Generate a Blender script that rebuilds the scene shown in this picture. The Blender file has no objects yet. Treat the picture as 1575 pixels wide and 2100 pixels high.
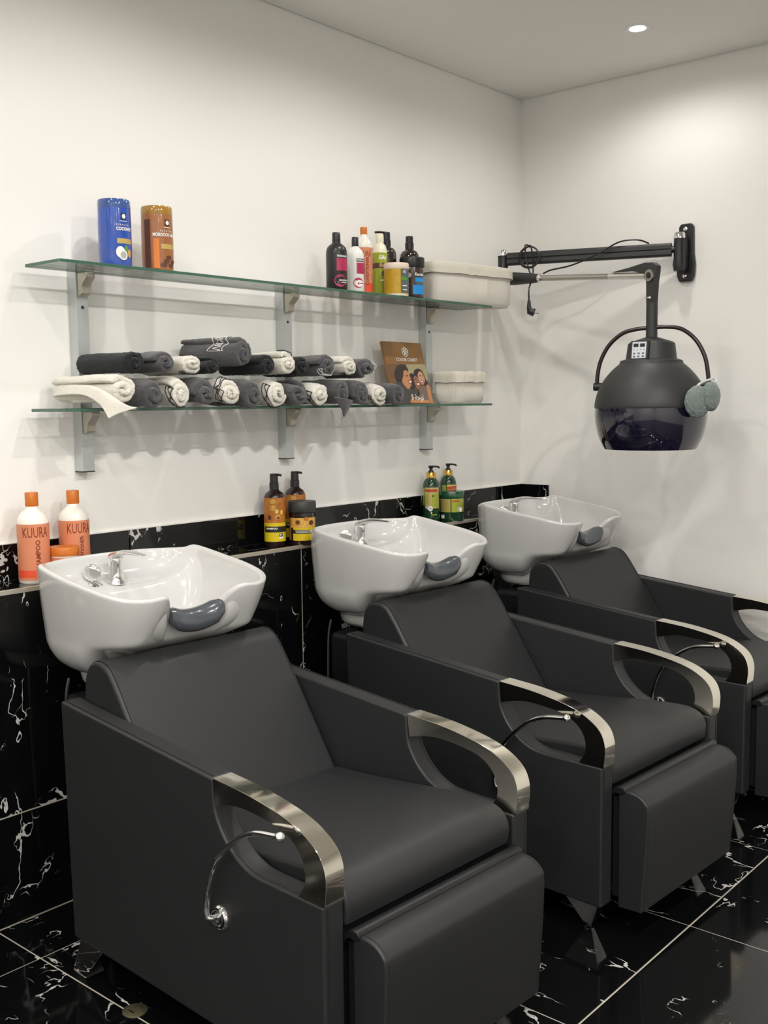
import bpy, bmesh, math, random
from math import sin, cos, pi, radians as rad
from mathutils import Vector, Matrix, noise

scene = bpy.context.scene
col = scene.collection

# ------------------------------------------------------------------ camera
CAM = Vector((0.0, -2.70, 1.397))
YAW, PITCH, ROLL, FPX = rad(49.388), rad(5.910), rad(0.626), 2156.7
fwd = Vector((sin(YAW) * cos(PITCH), cos(YAW) * cos(PITCH), -sin(PITCH)))
rt = fwd.cross(Vector((0, 0, 1))).normalized()
dn = fwd.cross(rt)
r2 = cos(ROLL) * rt + sin(ROLL) * dn
d2 = -sin(ROLL) * rt + cos(ROLL) * dn
cd = bpy.data.cameras.new('camera')
cam = bpy.data.objects.new('camera', cd)
col.objects.link(cam)
m = Matrix((r2, -d2, -fwd)).transposed().to_4x4()
m.translation = CAM
cam.matrix_world = m
cd.sensor_fit = 'VERTICAL'
cd.sensor_height = 36.0
cd.lens = FPX / 2100.0 * 36.0
cd.clip_start = 0.05
scene.camera = cam

# ------------------------------------------------------------------ world, exposure
w = bpy.data.worlds.new('world')
scene.world = w
w.use_nodes = True
w.node_tree.nodes['Background'].inputs[0].default_value = (0.9, 0.93, 1.0, 1)
w.node_tree.nodes['Background'].inputs[1].default_value = 0.05
scene.view_settings.view_transform = 'Standard'
scene.view_settings.look = 'None'
scene.view_settings.gamma = 1.0
scene.view_settings.use_curve_mapping = False
scene.view_settings.exposure = 0.08
LIGHT_COL = (1.0, 0.968, 0.925)
LIGHT_W = 30.0
CEIL = 2.745
XR = 4.13           # right wall
XL, YF = -2.7, -5.3  # far walls of the room, out of view
ROWS = [(-0.82, [3.64, 2.75, 1.86, 0.97, 0.08, -0.9, -1.9]),
        (-2.45, [2.0, 1.05, 0.1, -0.9, -1.9]),  # this row and the next are unseen, added and shifted to even the wall light
        (-4.0, [1.6, 0.4, -0.8, -1.9])]

# ------------------------------------------------------------------ materials
MATS = {}


def mat(name, color=(0.5, 0.5, 0.5), rough=0.5, metal=0.0, noise_scale=0, noise_amt=0.0, bump=0.0, bump_scale=200,
        coat=0.0, trans=0.0, spec=0.5, emit=None, emit_str=0.0, sheen=0.0, bump_dist=0.002):
    if name in MATS:
        return MATS[name]
    mt = bpy.data.materials.new(name)
    mt.use_nodes = True
    nt = mt.node_tree
    b = nt.nodes['Principled BSDF']
    b.inputs['Base Color'].default_value = (*color, 1)
    b.inputs['Roughness'].default_value = rough
    b.inputs['Metallic'].default_value = metal
    b.inputs['Coat Weight'].default_value = coat
    b.inputs['Coat Roughness'].default_value = 0.05
    b.inputs['Transmission Weight'].default_value = trans
    b.inputs['Specular IOR Level'].default_value = spec
    b.inputs['Sheen Weight'].default_value = sheen
    if emit:
        b.inputs['Emission Color'].default_value = (*emit, 1)
        b.inputs['Emission Strength'].default_value = emit_str
    tc = nt.nodes.new('ShaderNodeTexCoord')
    if noise_amt > 0:
        n = nt.nodes.new('ShaderNodeTexNoise')
        n.inputs['Scale'].default_value = noise_scale
        n.inputs['Detail'].default_value = 4
        nt.links.new(tc.outputs['Object'], n.inputs['Vector'])
        mx = nt.nodes.new('ShaderNodeMix')
        mx.data_type = 'RGBA'
        mx.inputs['A'].default_value = (*[c * (1 - noise_amt) for c in color], 1)
        mx.inputs['B'].default_value = (*[min(1, c * (1 + noise_amt)) for c in color], 1)
        nt.links.new(n.outputs['Fac'], mx.inputs['Factor'])
        nt.links.new(mx.outputs['Result'], b.inputs['Base Color'])
    if bump > 0:
        n2 = nt.nodes.new('ShaderNodeTexNoise')
        n2.inputs['Scale'].default_value = bump_scale
        n2.inputs['Detail'].default_value = 3
        nt.links.new(tc.outputs['Object'], n2.inputs['Vector'])
        bp = nt.nodes.new('ShaderNodeBump')
        bp.inputs['Strength'].default_value = bump
        bp.inputs['Distance'].default_value = bump_dist
        nt.links.new(n2.outputs['Fac'], bp.inputs['Height'])
        nt.links.new(bp.outputs['Normal'], b.inputs['Normal'])
    MATS[name] = mt
    return mt


def marble_mat(name='black_marble', rough=0.07):
    if name in MATS:
        return MATS[name]
    mt = bpy.data.materials.new(name)
    mt.use_nodes = True
    nt = mt.node_tree
    N, L = nt.nodes, nt.links
    b = N['Principled BSDF']
    geo = N.new('ShaderNodeNewGeometry')
    oi = N.new('ShaderNodeObjectInfo')
    sc = N.new('ShaderNodeMath'); sc.operation = 'MULTIPLY'; sc.inputs[1].default_value = 37.0
    L.new(oi.outputs['Random'], sc.inputs[0])
    add = N.new('ShaderNodeVectorMath'); add.operation = 'ADD'
    L.new(geo.outputs['Position'], add.inputs[0]); L.new(sc.outputs[0], add.inputs[1])

    def vein(scale, warp_scale, warp_amt, width, mask_scale, mask_lo, rot, stretch):
        mp = N.new('ShaderNodeMapping'); mp.inputs['Rotation'].default_value = rot; mp.inputs['Scale'].default_value = stretch
        L.new(add.outputs[0], mp.inputs['Vector'])
        nz = N.new('ShaderNodeTexNoise'); nz.inputs['Scale'].default_value = warp_scale; nz.inputs['Detail'].default_value = 5
        L.new(mp.outputs[0], nz.inputs['Vector'])
        sub = N.new('ShaderNodeVectorMath'); sub.operation = 'MULTIPLY_ADD'
        sub.inputs[1].default_value = (warp_amt,) * 3
        L.new(nz.outputs['Color'], sub.inputs[0]); L.new(mp.outputs[0], sub.inputs[2])
        vo = N.new('ShaderNodeTexVoronoi'); vo.feature = 'DISTANCE_TO_EDGE'; vo.inputs['Scale'].default_value = scale
        L.new(sub.outputs[0], vo.inputs['Vector'])
        mk = N.new('ShaderNodeTexNoise'); mk.inputs['Scale'].default_value = mask_scale; mk.inputs['Detail'].default_value = 3
        L.new(mp.outputs[0], mk.inputs['Vector'])
        mr = N.new('ShaderNodeMapRange'); mr.inputs['From Min'].default_value = mask_lo; mr.inputs['From Max'].default_value = mask_lo + 0.16
        mr.inputs['To Min'].default_value = 0.0; mr.inputs['To Max'].default_value = width
        L.new(mk.outputs['Fac'], mr.inputs['Value'])
        lt = N.new('ShaderNodeMath'); lt.operation = 'SUBTRACT'
        L.new(mr.outputs[0], lt.inputs[0]); L.new(vo.outputs['Distance'], lt.inputs[1])
        ml = N.new('ShaderNodeMath'); ml.operation = 'MULTIPLY'; ml.use_clamp = True
        ml.inputs[1].default_value = 2.2 / width
        L.new(lt.outputs[0], ml.inputs[0])
        return ml.outputs[0]
    def stroke(scale, detail, eps, mask_scale, mask_lo, rot, stretch, lvl=0.5):
        """thin broken slashes: level lines of a stretched noise, cut up by a second noise"""
        mp = N.new('ShaderNodeMapping'); mp.inputs['Rotation'].default_value = rot; mp.inputs['Scale'].default_value = stretch
        L.new(add.outputs[0], mp.inputs['Vector'])
        nz = N.new('ShaderNodeTexNoise'); nz.inputs['Scale'].default_value = scale; nz.inputs['Detail'].default_value = detail
        nz.inputs['Roughness'].default_value = 0.55
        L.new(mp.outputs[0], nz.inputs['Vector'])
        df = N.new('ShaderNodeMath'); df.operation = 'SUBTRACT'; df.inputs[1].default_value = lvl
        L.new(nz.outputs['Fac'], df.inputs[0])
        ab = N.new('ShaderNodeMath'); ab.operation = 'ABSOLUTE'
        L.new(df.outputs[0], ab.inputs[0])
        mk = N.new('ShaderNodeTexNoise'); mk.inputs['Scale'].default_value = mask_scale; mk.inputs['Detail'].default_value = 4
        L.new(add.outputs[0], mk.inputs['Vector'])
        mr = N.new('ShaderNodeMapRange'); mr.inputs['From Min'].default_value = mask_lo; mr.inputs['From Max'].default_value = mask_lo + 0.12
        mr.inputs['To Min'].default_value = 0.0; mr.inputs['To Max'].default_value = eps
        L.new(mk.outputs['Fac'], mr.inputs['Value'])
        lt = N.new('ShaderNodeMath'); lt.operation = 'SUBTRACT'
        L.new(mr.outputs[0], lt.inputs[0]); L.new(ab.outputs[0], lt.inputs[1])
        ml = N.new('ShaderNodeMath'); ml.operation = 'MULTIPLY'; ml.use_clamp = True
        ml.inputs[1].default_value = 3.0 / eps
        L.new(lt.outputs[0], ml.inputs[0])
        return ml.outputs[0]
    a = vein(3.0, 4.0, 0.28, 0.015, 8.0, 0.55, (0.4, 0.3, 0.6), (1.0, 0.45, 0.7))
    c = stroke(4.2, 5.0, 0.0065, 8.0, 0.51, (0.5, 0.4, 0.8), (1.0, 0.40, 0.55))
    d = stroke(10.0, 4.0, 0.018, 5.0, 0.545, (0.3, 0.8, 0.3), (0.6, 1.0, 0.7), 0.47)
    mx = N.new('ShaderNodeMath'); mx.operation = 'MAXIMUM'
    L.new(a, mx.inputs[0]); L.new(c, mx.inputs[1])
    mx2 = N.new('ShaderNodeMath'); mx2.operation = 'MAXIMUM'
    L.new(mx.outputs[0], mx2.inputs[0]); L.new(d, mx2.inputs[1])
    cm = N.new('ShaderNodeMix'); cm.data_type = 'RGBA'
    cm.inputs['A'].default_value = (0.0035, 0.0037, 0.004, 1)
    cm.inputs['B'].default_value = (0.62, 0.61, 0.58, 1)
    L.new(mx2.outputs[0], cm.inputs['Factor'])
    L.new(cm.outputs['Result'], b.inputs['Base Color'])
    b.inputs['Roughness'].default_value = rough
    b.inputs['Specular IOR Level'].default_value = 0.5
    MATS[name] = mt
    return mt


def glass_sheet_mat():
    if 'clear_glass' in MATS:
        return MATS['clear_glass']
    mt = bpy.data.materials.new('clear_glass')
    mt.use_nodes = True
    nt = mt.node_tree
    N, L = nt.nodes, nt.links
    N.remove(N['Principled BSDF'])
    out = N['Material Output']
    tr = N.new('ShaderNodeBsdfTransparent'); tr.inputs[0].default_value = (0.93, 0.965, 0.945, 1)
    gl = N.new('ShaderNodeBsdfGlossy'); gl.inputs['Roughness'].default_value = 0.01
    fr = N.new('ShaderNodeFresnel'); fr.inputs['IOR'].default_value = 1.5
    mx = N.new('ShaderNodeMixShader')
    ml = N.new('ShaderNodeMath'); ml.operation = 'MULTIPLY'; ml.inputs[1].default_value = 0.8
    L.new(fr.outputs[0], ml.inputs[0]); L.new(ml.outputs[0], mx.inputs[0])
    L.new(tr.outputs[0], mx.inputs[1]); L.new(gl.outputs[0], mx.inputs[2])
    L.new(mx.outputs[0], out.inputs[0])
    MATS['clear_glass'] = mt
    return mt


WALL = mat('wall_paint', (0.865, 0.85, 0.815), 0.7, bump=0.08, bump_scale=90, noise_scale=3, noise_amt=0.012)
CEILM = mat('ceiling_paint', (0.86, 0.84, 0.80), 0.8)
MARBLE = marble_mat()
GROUT = mat('grout', (0.55, 0.50, 0.42), 0.8)
CHAMP = mat('champagne_metal', (0.62, 0.57, 0.48), 0.32, 0.6)
LEATHER = mat('black_leather', (0.0172, 0.0178, 0.019), 0.48, bump=0.16, bump_scale=900, spec=0.5, noise_scale=6, noise_amt=0.06, bump_dist=0.0006)
STITCH = mat('dark_seam', (0.006, 0.006, 0.006), 0.6)
STEEL = mat('polished_steel', (0.84, 0.80, 0.70), 0.09, 1.0)
STEEL2 = mat('brushed_steel', (0.50, 0.48, 0.44), 0.28, 1.0, bump=0.05, bump_scale=300)
CHROME = mat('chrome', (0.82, 0.82, 0.82), 0.05, 1.0)
CERAMIC = mat('white_ceramic', (0.60, 0.596, 0.582), 0.10, coat=0.6, spec=0.5)
BLACKPL = mat('black_plastic', (0.012, 0.012, 0.013), 0.35)
MATTEBK = mat('matte_black', (0.028, 0.028, 0.028), 0.5, bump=0.05, bump_scale=500)
GELGREY = mat('grey_gel', (0.065, 0.072, 0.085), 0.22, coat=0.4)
ALU = mat('satin_aluminium', (0.56, 0.585, 0.58), 0.38, 0.55)
CLAMPM = mat('satin_nickel', (0.52, 0.485, 0.41), 0.35, 0.5)
GLASS = glass_sheet_mat()
GEDGE = mat('green_glass_edge', (0.045, 0.13, 0.085), 0.12, spec=0.6)
BLACK = mat('black_print', (0.012, 0.012, 0.012), 0.5)
WHITEP = mat('white_print', (0.85, 0.84, 0.80), 0.5)

# ------------------------------------------------------------------ mesh helpers


class MB:
    def __init__(s):
        s.v = []
        s.f = []
        s.mi = []

    def add(s, vs, fs, k=0):
        o = len(s.v)
        s.v += [tuple(p) for p in vs]
        s.f += [tuple(i + o for i in f) for f in fs]
        s.mi += [k] * len(fs)
        return s

    def box(s, x0, x1, y0, y1, z0, z1, k=0):
        vs = [(x, y, z) for z in (z0, z1) for y in (y0, y1) for x in (x0, x1)]
        fs = [(0, 2, 3, 1), (4, 5, 7, 6), (0, 1, 5, 4), (2, 6, 7, 3), (0, 4, 6, 2), (1, 3, 7, 5)]
        return s.add(vs, fs, k)

    def prism(s, poly, a0, a1, axis='x', k=0):
        """extrude polygon (list of 2d) along axis; for x the polygon is (y,z), for y (x,z), for z (x,y)"""
        n = len(poly)
        def P(p, a):
            return (a, p[0], p[1]) if axis == 'x' else ((p[0], a, p[1]) if axis == 'y' else (p[0], p[1], a))
        vs = [P(p, a0) for p in poly] + [P(p, a1) for p in poly]
        fs = [(i, (i + 1) % n, n + (i + 1) % n, n + i) for i in range(n)]
        fs += [tuple(range(n - 1, -1, -1)), tuple(range(n, 2 * n))]
        return s.add(vs, fs, k)

    def lathe(s, prof, n=32, c=(0, 0, 0), a0=0.0, a1=2 * pi, cap=True, sx=1.0, sy=1.0, k=0):
        """prof: list of (r,z)"""
        full = abs(a1 - a0 - 2 * pi) < 1e-6
        cols = n if full else n + 1
        vs, fs = [], []
        for (r, z) in prof:
            for i in range(cols):
                a = a0 + (a1 - a0) * i / n
                vs.append((c[0] + r * cos(a) * sx, c[1] + r * sin(a) * sy, c[2] + z))
        for j in range(len(prof) - 1):
            for i in range(n):
                i2 = (i + 1) % cols if full else i + 1
                fs.append((j * cols + i, j * cols + i2, (j + 1) * cols + i2, (j + 1) * cols + i))
        if cap and full:
            fs.append(tuple(range(cols - 1, -1, -1)))
            o = (len(prof) - 1) * cols
            fs.append(tuple(o + i for i in range(cols)))
        return s.add(vs, fs, k)

    def tube(s, pts, r, n=10, k=0, radii=None, cap=True):
        pts = [Vector(p) for p in pts]
        m_ = len(pts)
        vs, fs = [], []
        up = None
        for i, p in enumerate(pts):
            t = (pts[min(i + 1, m_ - 1)] - pts[max(i - 1, 0)])
            if t.length < 1e-9:
                t = Vector((0, 0, 1))
            t.normalize()
            if up is None:
                up = Vector((0, 0, 1)) if abs(t.z) < 0.9 else Vector((1, 0, 0))
            x = t.cross(up).normalized()
            y = x.cross(t).normalized()
            up = y
            rr = radii[i] if radii else r
            for j in range(n):
                a = 2 * pi * j / n
                vs.append(p + x * (rr * cos(a)) + y * (rr * sin(a)))
        for i in range(m_ - 1):
            for j in range(n):
                j2 = (j + 1) % n
                fs.append((i * n + j, i * n + j2, (i + 1) * n + j2, (i + 1) * n + j))
        if cap:
            fs.append(tuple(range(n - 1, -1, -1)))
            fs.append(tuple((m_ - 1) * n + j for j in range(n)))
        return s.add(vs, fs, k)

    def sphere(s, c, r, n=16, m_=10, sc=(1, 1, 1), k=0):
        vs, fs = [], []
        for i in range(m_ + 1):
            th = pi * i / m_
            for j in range(n):
                a = 2 * pi * j / n
                vs.append((c[0] + r * sc[0] * sin(th) * cos(a), c[1] + r * sc[1] * sin(th) * sin(a), c[2] + r * sc[2] * cos(th)))
        for i in range(m_):
            for j in range(n):
                j2 = (j + 1) % n
                fs.append((i * n + j, (i + 1) * n + j, (i + 1) * n + j2, i * n + j2))
        return s.add(vs, fs, k)

    def grid(s, P, nu, nv, closed_u=False, k=0):
        vs = [P(i, j) for j in range(nv) for i in range(nu)]
        fs = []
        for j in range(nv - 1):
            for i in range(nu if closed_u else nu - 1):
                i2 = (i + 1) % nu
                fs.append((j * nu + i, j * nu + i2, (j + 1) * nu + i2, (j + 1) * nu + i))
        return s.add(vs, fs, k)

    def move(s, mtx):
        s.v = [tuple(mtx @ Vector(p)) for p in s.v]
        return s

    def build(s, name, mats, parent=None, bevel=0.0, seg=2, smooth=True, subsurf=0, angle=40, solid=0.0):
        me = bpy.data.meshes.new(name)
        me.from_pydata(s.v, [], s.f)
        if not isinstance(mats, (list, tuple)):
            mats = [mats]
        for q in mats:
            me.materials.append(q)
        if any(s.mi):
            me.polygons.foreach_set('material_index', s.mi)
        bm = bmesh.new()
        bm.from_mesh(me)
        bmesh.ops.remove_doubles(bm, verts=bm.verts, dist=1e-6)
        bmesh.ops.recalc_face_normals(bm, faces=bm.faces)
        if bevel > 0:
            es = [e for e in bm.edges if len(e.link_faces) == 2 and e.calc_face_angle(0) > rad(angle)]
            bmesh.ops.bevel(bm, geom=es, offset=bevel, segments=seg, profile=0.5, affect='EDGES', clamp_overlap=True)
        if smooth:
            lim = rad(angle if bevel == 0 else 35)
            for f in bm.faces:
                f.smooth = True
            for e in bm.edges:
                if len(e.link_faces) == 2 and e.calc_face_angle(0) > lim:
                    e.smooth = False
        bm.to_mesh(me)
        bm.free()
        o = bpy.data.objects.new(name, me)
        col.objects.link(o)
        if parent:
            o.parent = parent
        if bevel > 0 and smooth:
            md = o.modifiers.new('weighted', 'WEIGHTED_NORMAL')
            md.keep_sharp = True
            md.weight = 100
        if subsurf:
            md = o.modifiers.new('smooth', 'SUBSURF')
            md.levels = md.render_levels = subsurf
        if solid:
            md = o.modifiers.new('thickness', 'SOLIDIFY')
            md.thickness = solid
            md.offset = 0
        return o


def tag(o, label=None, cat=None, group=None, kind=None):
    if label:
        o['label'] = label
    if cat:
        o['category'] = cat
    if group:
        o['group'] = group
    if kind:
        o['kind'] = kind
    return o


def empty(name, loc, rz=0.0, label=None, cat=None, group=None):
    o = bpy.data.objects.new(name, None)
    o.empty_display_size = 0.05
    o.location = loc
    o.rotation_euler = (0, 0, rz)
    col.objects.link(o)
    return tag(o, label, cat, group)


def copy_tree(o, parent=None):
    c = o.copy()
    col.objects.link(c)
    c.parent = parent
    for ch in list(o.children):
        copy_tree(ch, c)
    return c


def cr(pts, per=6, closed=False):
    """Catmull-Rom through points of any dimension"""
    n = len(pts)
    out = []
    rng = range(n) if closed else range(n - 1)
    for i in rng:
        if closed:
            p0, p1, p2, p3 = pts[(i - 1) % n], pts[i], pts[(i + 1) % n], pts[(i + 2) % n]
        else:
            p0, p1, p2, p3 = pts[max(i - 1, 0)], pts[i], pts[i + 1], pts[min(i + 2, n - 1)]
        for k in range(per):
            t = k / per
            out.append(tuple(0.5 * (2 * b + (c - a) * t + (2 * a - 5 * b + 4 * c - d) * t * t + (3 * b - a - 3 * c + d) * t ** 3)
                             for a, b, c, d in zip(p0, p1, p2, p3)))
    if not closed:
        out.append(tuple(pts[-1]))
    return out


def sstep(a, b, x):
    t = max(0.0, min(1.0, (x - a) / (b - a)))
    return t * t * (3 - 2 * t)


# ------------------------------------------------------------------ room shell
def struct(o):
    o['kind'] = 'structure'
    return o


struct(MB().box(XL - .1, XR + .1, 0, .1, -.02, CEIL + .06).build('wall_back', WALL))
struct(MB().box(XR, XR + .1, YF - .1, 0, -.02, CEIL + .06).build('wall_right', WALL))
struct(MB().box(XL - .1, XL, YF - .1, 0, -.02, CEIL + .06).build('wall_left', WALL))
struct(MB().box(XL, XR, YF - .1, YF, -.02, CEIL + .06).build('wall_front', WALL))
struct(MB().box(XL + .006, XR - .005, YF + .006, -.005, CEIL, CEIL + .05)
       .box(XL - .1, XR + .1, YF - .1, .1, CEIL + .062, CEIL + .1).build('ceiling', CEILM, smooth=False))

floor = struct(MB().box(XL, XR, YF, 0, -.05, -.0018).build('floor', GROUT))
YD = -0.155          # face of the tiled dado
GX, GY = 1.3584, -0.366
xs = [XL] + [x for x in [GX + .6 * k for k in range(-8, 8)] if XL + .02 < x < XR - .02] + [XR]
ys = [YD, GY] + [y for y in [GY - 1.2 * j for j in range(1, 6)] if y > YF + .02] + [YF]
tile_cache = {}
for i in range(len(xs) - 1):
    for j in range(len(ys) - 1):
        wx, wy = xs[i + 1] - xs[i], ys[j] - ys[j + 1]
        key = (round(wx, 3), round(wy, 3))
        g = .0022
        if key not in tile_cache:
            t = MB().box(-wx / 2 + g, wx / 2 - g, -wy / 2 + g, wy / 2 - g, -.008, 0).build('tile', MARBLE, floor, bevel=.0008, seg=1)
            tile_cache[key] = t.data
        else:
            t = bpy.data.objects.new('tile', tile_cache[key])
            col.objects.link(t)
            t.parent = floor
        t.location = ((xs[i] + xs[i + 1]) / 2, (ys[j] + ys[j + 1]) / 2, 0)

# tiled dado below the white wall with its ledge
LEDGE = 0.915
dado = struct(MB().box(XL, XR, YD + .0010, 0, 0, LEDGE - .0010).build('wall_dado', GROUT))
jx = [XL] + [x for x in [2.53 + 1.2 * k for k in range(-5, 3)] if XL + .05 < x < XR - .05] + [XR]
for i in range(len(jx) - 1):
    for z0, z1 in ((0.0, .303), (.303, LEDGE - .002)):
        g = .0018
        MB().box(jx[i] + g, jx[i + 1] - g, YD, YD + .009, z0 + g, z1 - g).build('tile', MARBLE, dado, bevel=.0008, seg=1)
    MB().box(jx[i] + .001, jx[i + 1] - .001, YD + .009, -.012, LEDGE - .009, LEDGE).build('tile', MARBLE, dado, bevel=.0006, seg=1)
ux = [XL] + [x for x in [1.93 + 1.18 * k for k in range(-4, 3)] if XL + .05 < x < XR - .05] + [XR]
for i in range(len(ux) - 1):
    MB().box(ux[i] + .0015, ux[i + 1] - .0015, -.011, -.0005, LEDGE, 1.017).build('tile', MARBLE, dado, bevel=.0008, seg=1)
MB().box(XR - .011, XR - .0005, YD, -.0125, LEDGE, 1.017).build('tile', MARBLE, dado, bevel=.0008, seg=1)
struct(MB().box(XL, XR, YD - .004, YD + .006, LEDGE - .012, LEDGE + .0012).build('trim_1', CHAMP, bevel=.002))
struct(MB().box(XL, XR - .011, -.0115, -.0002, 1.017, 1.0195).build('trim_2', WHITEP))

# ------------------------------------------------------------------ ceiling downlights, with unseen back rows added as fill light
EMIT = mat('lamp_glow', (1, 1, 1), 0.5, emit=(1.0, 0.97, 0.93), emit_str=40.0)
RING = mat('white_lamp_ring', (0.85, 0.85, 0.85), 0.35)
for ri, (yy, xl) in enumerate(ROWS):
    for x in xl:
        first = ri == 0 and x == 3.64
        e = empty('downlight', (x, yy, CEIL), 0,
                  'lit round recessed ceiling downlight near the room corner' if first else 'unseen round recessed downlight in the ceiling away from the room corner',
                  'downlight', 'ceiling downlights')
        MB().lathe([(.030, .004), (.030, -.003), (.043, -.004), (.045, -.001), (.045, .001)], 28, cap=False).build('ring', RING, e)
        MB().lathe([(.0005, -.0025), (.0305, -.0025)], 24, cap=False).build('lens', EMIT, e)
        ld = bpy.data.lights.new('spot', 'SPOT')
        ld.energy = LIGHT_W * ((0.50 if first else 0.74) if ri == 0 else 2.35)  # added back rows run stronger to lift the bounce light
        ld.color = LIGHT_COL
        ld.spot_size = rad(168)
        ld.spot_blend = 0.5
        ld.shadow_soft_size = 0.035
        lo = bpy.data.objects.new('spot', ld)
        col.objects.link(lo)
        lo.parent = e
        lo.location = (0, 0, -.012)

# ------------------------------------------------------------------ shampoo chairs
TH = -rad(2.7)
UNITS = [(1.728, 0.0), (2.718, -0.0325), (3.718, -0.0065)]
PLACE = ['the orange shampoo bottles', 'the brown pump bottles', 'the green pump bottles']


def make_chair():
    root = empty('shampoo_chair', (0, 0, 0))
    UO, UI, ZB = .324, .270, .09
    concave = cr([(-1.083, .630), (-1.0865, .577), (-1.097, .547), (-1.118, .517), (-1.146, .492), (-1.175, .476), (-1.212, .466),
                  (-1.27, .4645), (-1.338, .4645)], 3)
    panel = [(-.505, ZB), (-.487, .684)] + [(-1.079, .6345)] + concave + [(-1.410, .4645), (-1.410, ZB)]
    arm_top = cr([(-1.083, .6355), (-1.183, .629), (-1.257, .619), (-1.312, .608), (-1.353, .594), (-1.386, .575), (-1.406, .555), (-1.416, .530),
                  (-1.418, .505), (-1.414, .4655)], 4)
    arm_bot = cr([(-1.340, .4655), (-1.356, .489), (-1.360, .508), (-1.357, .529), (-1.348, .548), (-1.330, .566), (-1.302, .580),
                  (-1.259, .589), (-1.199, .5945), (-1.150, .592), (-1.089, .578)], 4)
    for s in (-1, 1):
        p = MB().prism(panel, s * UI, s * UO, 'x').build('side_panel', LEATHER, root, bevel=.009, seg=3)
        MB().tube([(s * (UO - .010), a, b + .0002) for a, b in [(-.50, .6838), (-.7, .667), (-.9, .65), (-1.075, .6353)]], .0011, 6).build('seam', STITCH, p)
        MB().tube([(s * (UO - .0095), a, b) for a, b in concave[2:]], .0011, 6).build('seam', STITCH, p)
        MB().tube([(s * (UO - .012), -1.4102, z) for z in (.458, .3, .12)], .0011, 6).build('seam', STITCH, p)
        MB().prism(arm_top + arm_bot, s * (UI + .004), s * (UO - .001), 'x').build('armrest', [STEEL], root, bevel=.0015, seg=2, angle=50)
    # backrest cushion
    back = cr([(-.500, .46), (-.500, .66), (-.505, .730), (-.525, .768), (-.562, .783), (-.600, .776), (-.632, .746), (-.690, .665), (-.770, .545),
               (-.850, .425)], 4) + [(-.80, .40), (-.56, .40)]
    b = MB().prism(back, -.268, .268, 'x').build('backrest', LEATHER, root, bevel=.012, seg=3, angle=60)
    for s in (-1, 1):
        MB().tube([(s * .2585, a, c + .0004) for a, c in cr([(-.528, .770), (-.562, .7835), (-.6, .777), (-.633, .7465), (-.69, .666), (-.77, .546), (-.84, .442)], 5)],
                  .0013, 6).build('seam', STITCH, b)
    seat = cr([(-.84, .452), (-1.0, .462), (-1.2, .482), (-1.31, .490), (-1.365, .486), (-1.397, .468), (-1.408, .44), (-1.404, .405)], 4) + [(-1.38, .385), (-.84, .385)]
    s_ = MB().prism(seat, -.262, .262, 'x').build('seat', LEATHER, root, bevel=.010, seg=3, angle=60)
    for s in (-1, 1):
        MB().tube([(s * .2625, a, c) for a, c in [(-1.0, .425), (-1.2, .44), (-1.39, .425)]], .0012, 6).build('seam', STITCH, s_)
    MB().box(-.266, .266, -1.385, -.52, ZB + .01, .395).build('seat_base', BLACKPL, root, bevel=.004)
    flap = cr([(-1.385, .372), (-1.400, .388), (-1.418, .402), (-1.436, .400), (-1.440, .390)], 4)
    MB().prism(flap + [(-1.430, .383), (-1.41, .384), (-1.39, .36)], -.262, .262, 'x').build('hinge_flap', BLACKPL, root, bevel=.002)
    foot = cr([(-1.418, .388), (-1.445, .393), (-1.475, .389), (-1.497, .374), (-1.505, .35), (-1.502, .25), (-1.490, .078)], 4) + [(-1.420, .074)]
    fr = MB().prism(foot, -.257, .257, 'x').build('footrest', LEATHER, root, bevel=.010, seg=3, angle=60)
    for s in (-1, 1):
        MB().tube([(s * .2475, a, c) for a, c in cr([(-1.43, .391), (-1.46, .3925), (-1.485, .3845), (-1.501, .366), (-1.5045, .34), (-1.5015, .25), (-1.492, .10)], 4)],
                  .0011, 6).build('seam', STITCH, fr)
    MB().box(-.25, .25, -1.425, -1.40, .10, .37).build('footrest_bracket', BLACKPL, root)
    # splayed chrome corner legs
    for s in (-1, 1):
        for lo_r, hi_r in (((.262, .277, -1.353, -1.337), (.250, .308, -1.395, -1.285)), ((.272, .332, -.560, -.503), (.258, .318, -.625, -.525))):
            lo = [(s * lo_r[0], lo_r[2], 0), (s * lo_r[1], lo_r[2], 0), (s * lo_r[1], lo_r[3], 0), (s * lo_r[0], lo_r[3], 0)]
            hi = [(s * hi_r[0], hi_r[2], ZB), (s * hi_r[1], hi_r[2], ZB), (s * hi_r[1], hi_r[3], ZB), (s * hi_r[0], hi_r[3], ZB)]
            MB().add(lo + hi, [(3, 2, 1, 0), (4, 5, 6, 7), (0, 1, 5, 4), (1, 2, 6, 5), (2, 3, 7, 6), (3, 0, 4, 7)]).build('leg', CHROME, root, bevel=.003, seg=2)
    # recline lever on the left side
    lev = MB().tube(cr([(-.325, -1.099, .345), (-.345, -1.094, .346), (-.351, -1.089, .354), (-.351, -1.089, .382), (-.350, -1.100, .425), (-.349, -1.121, .475),
                        (-.348, -1.156, .514), (-.347, -1.199, .549), (-.347, -1.246, .571), (-.347, -1.31, .582)], 6), .0062, 12).build('recline_lever', CHROME, root)
    MB().sphere((-.347, -1.318, .583), .0105, 16, 10).build('lever_knob', CHROME, lev)
    e = MB().lathe([(.0005, 0), (.016, -.002), (.023, -.001), (.0265, .003), (.027, .007)], 28, cap=False)
    e.move(Matrix.Translation((-.331, -1.099, .342)) @ Matrix.Rotation(rad(90), 4, 'Y'))
    e.build('lever_escutcheon', CHROME, lev)
    return root


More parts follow.
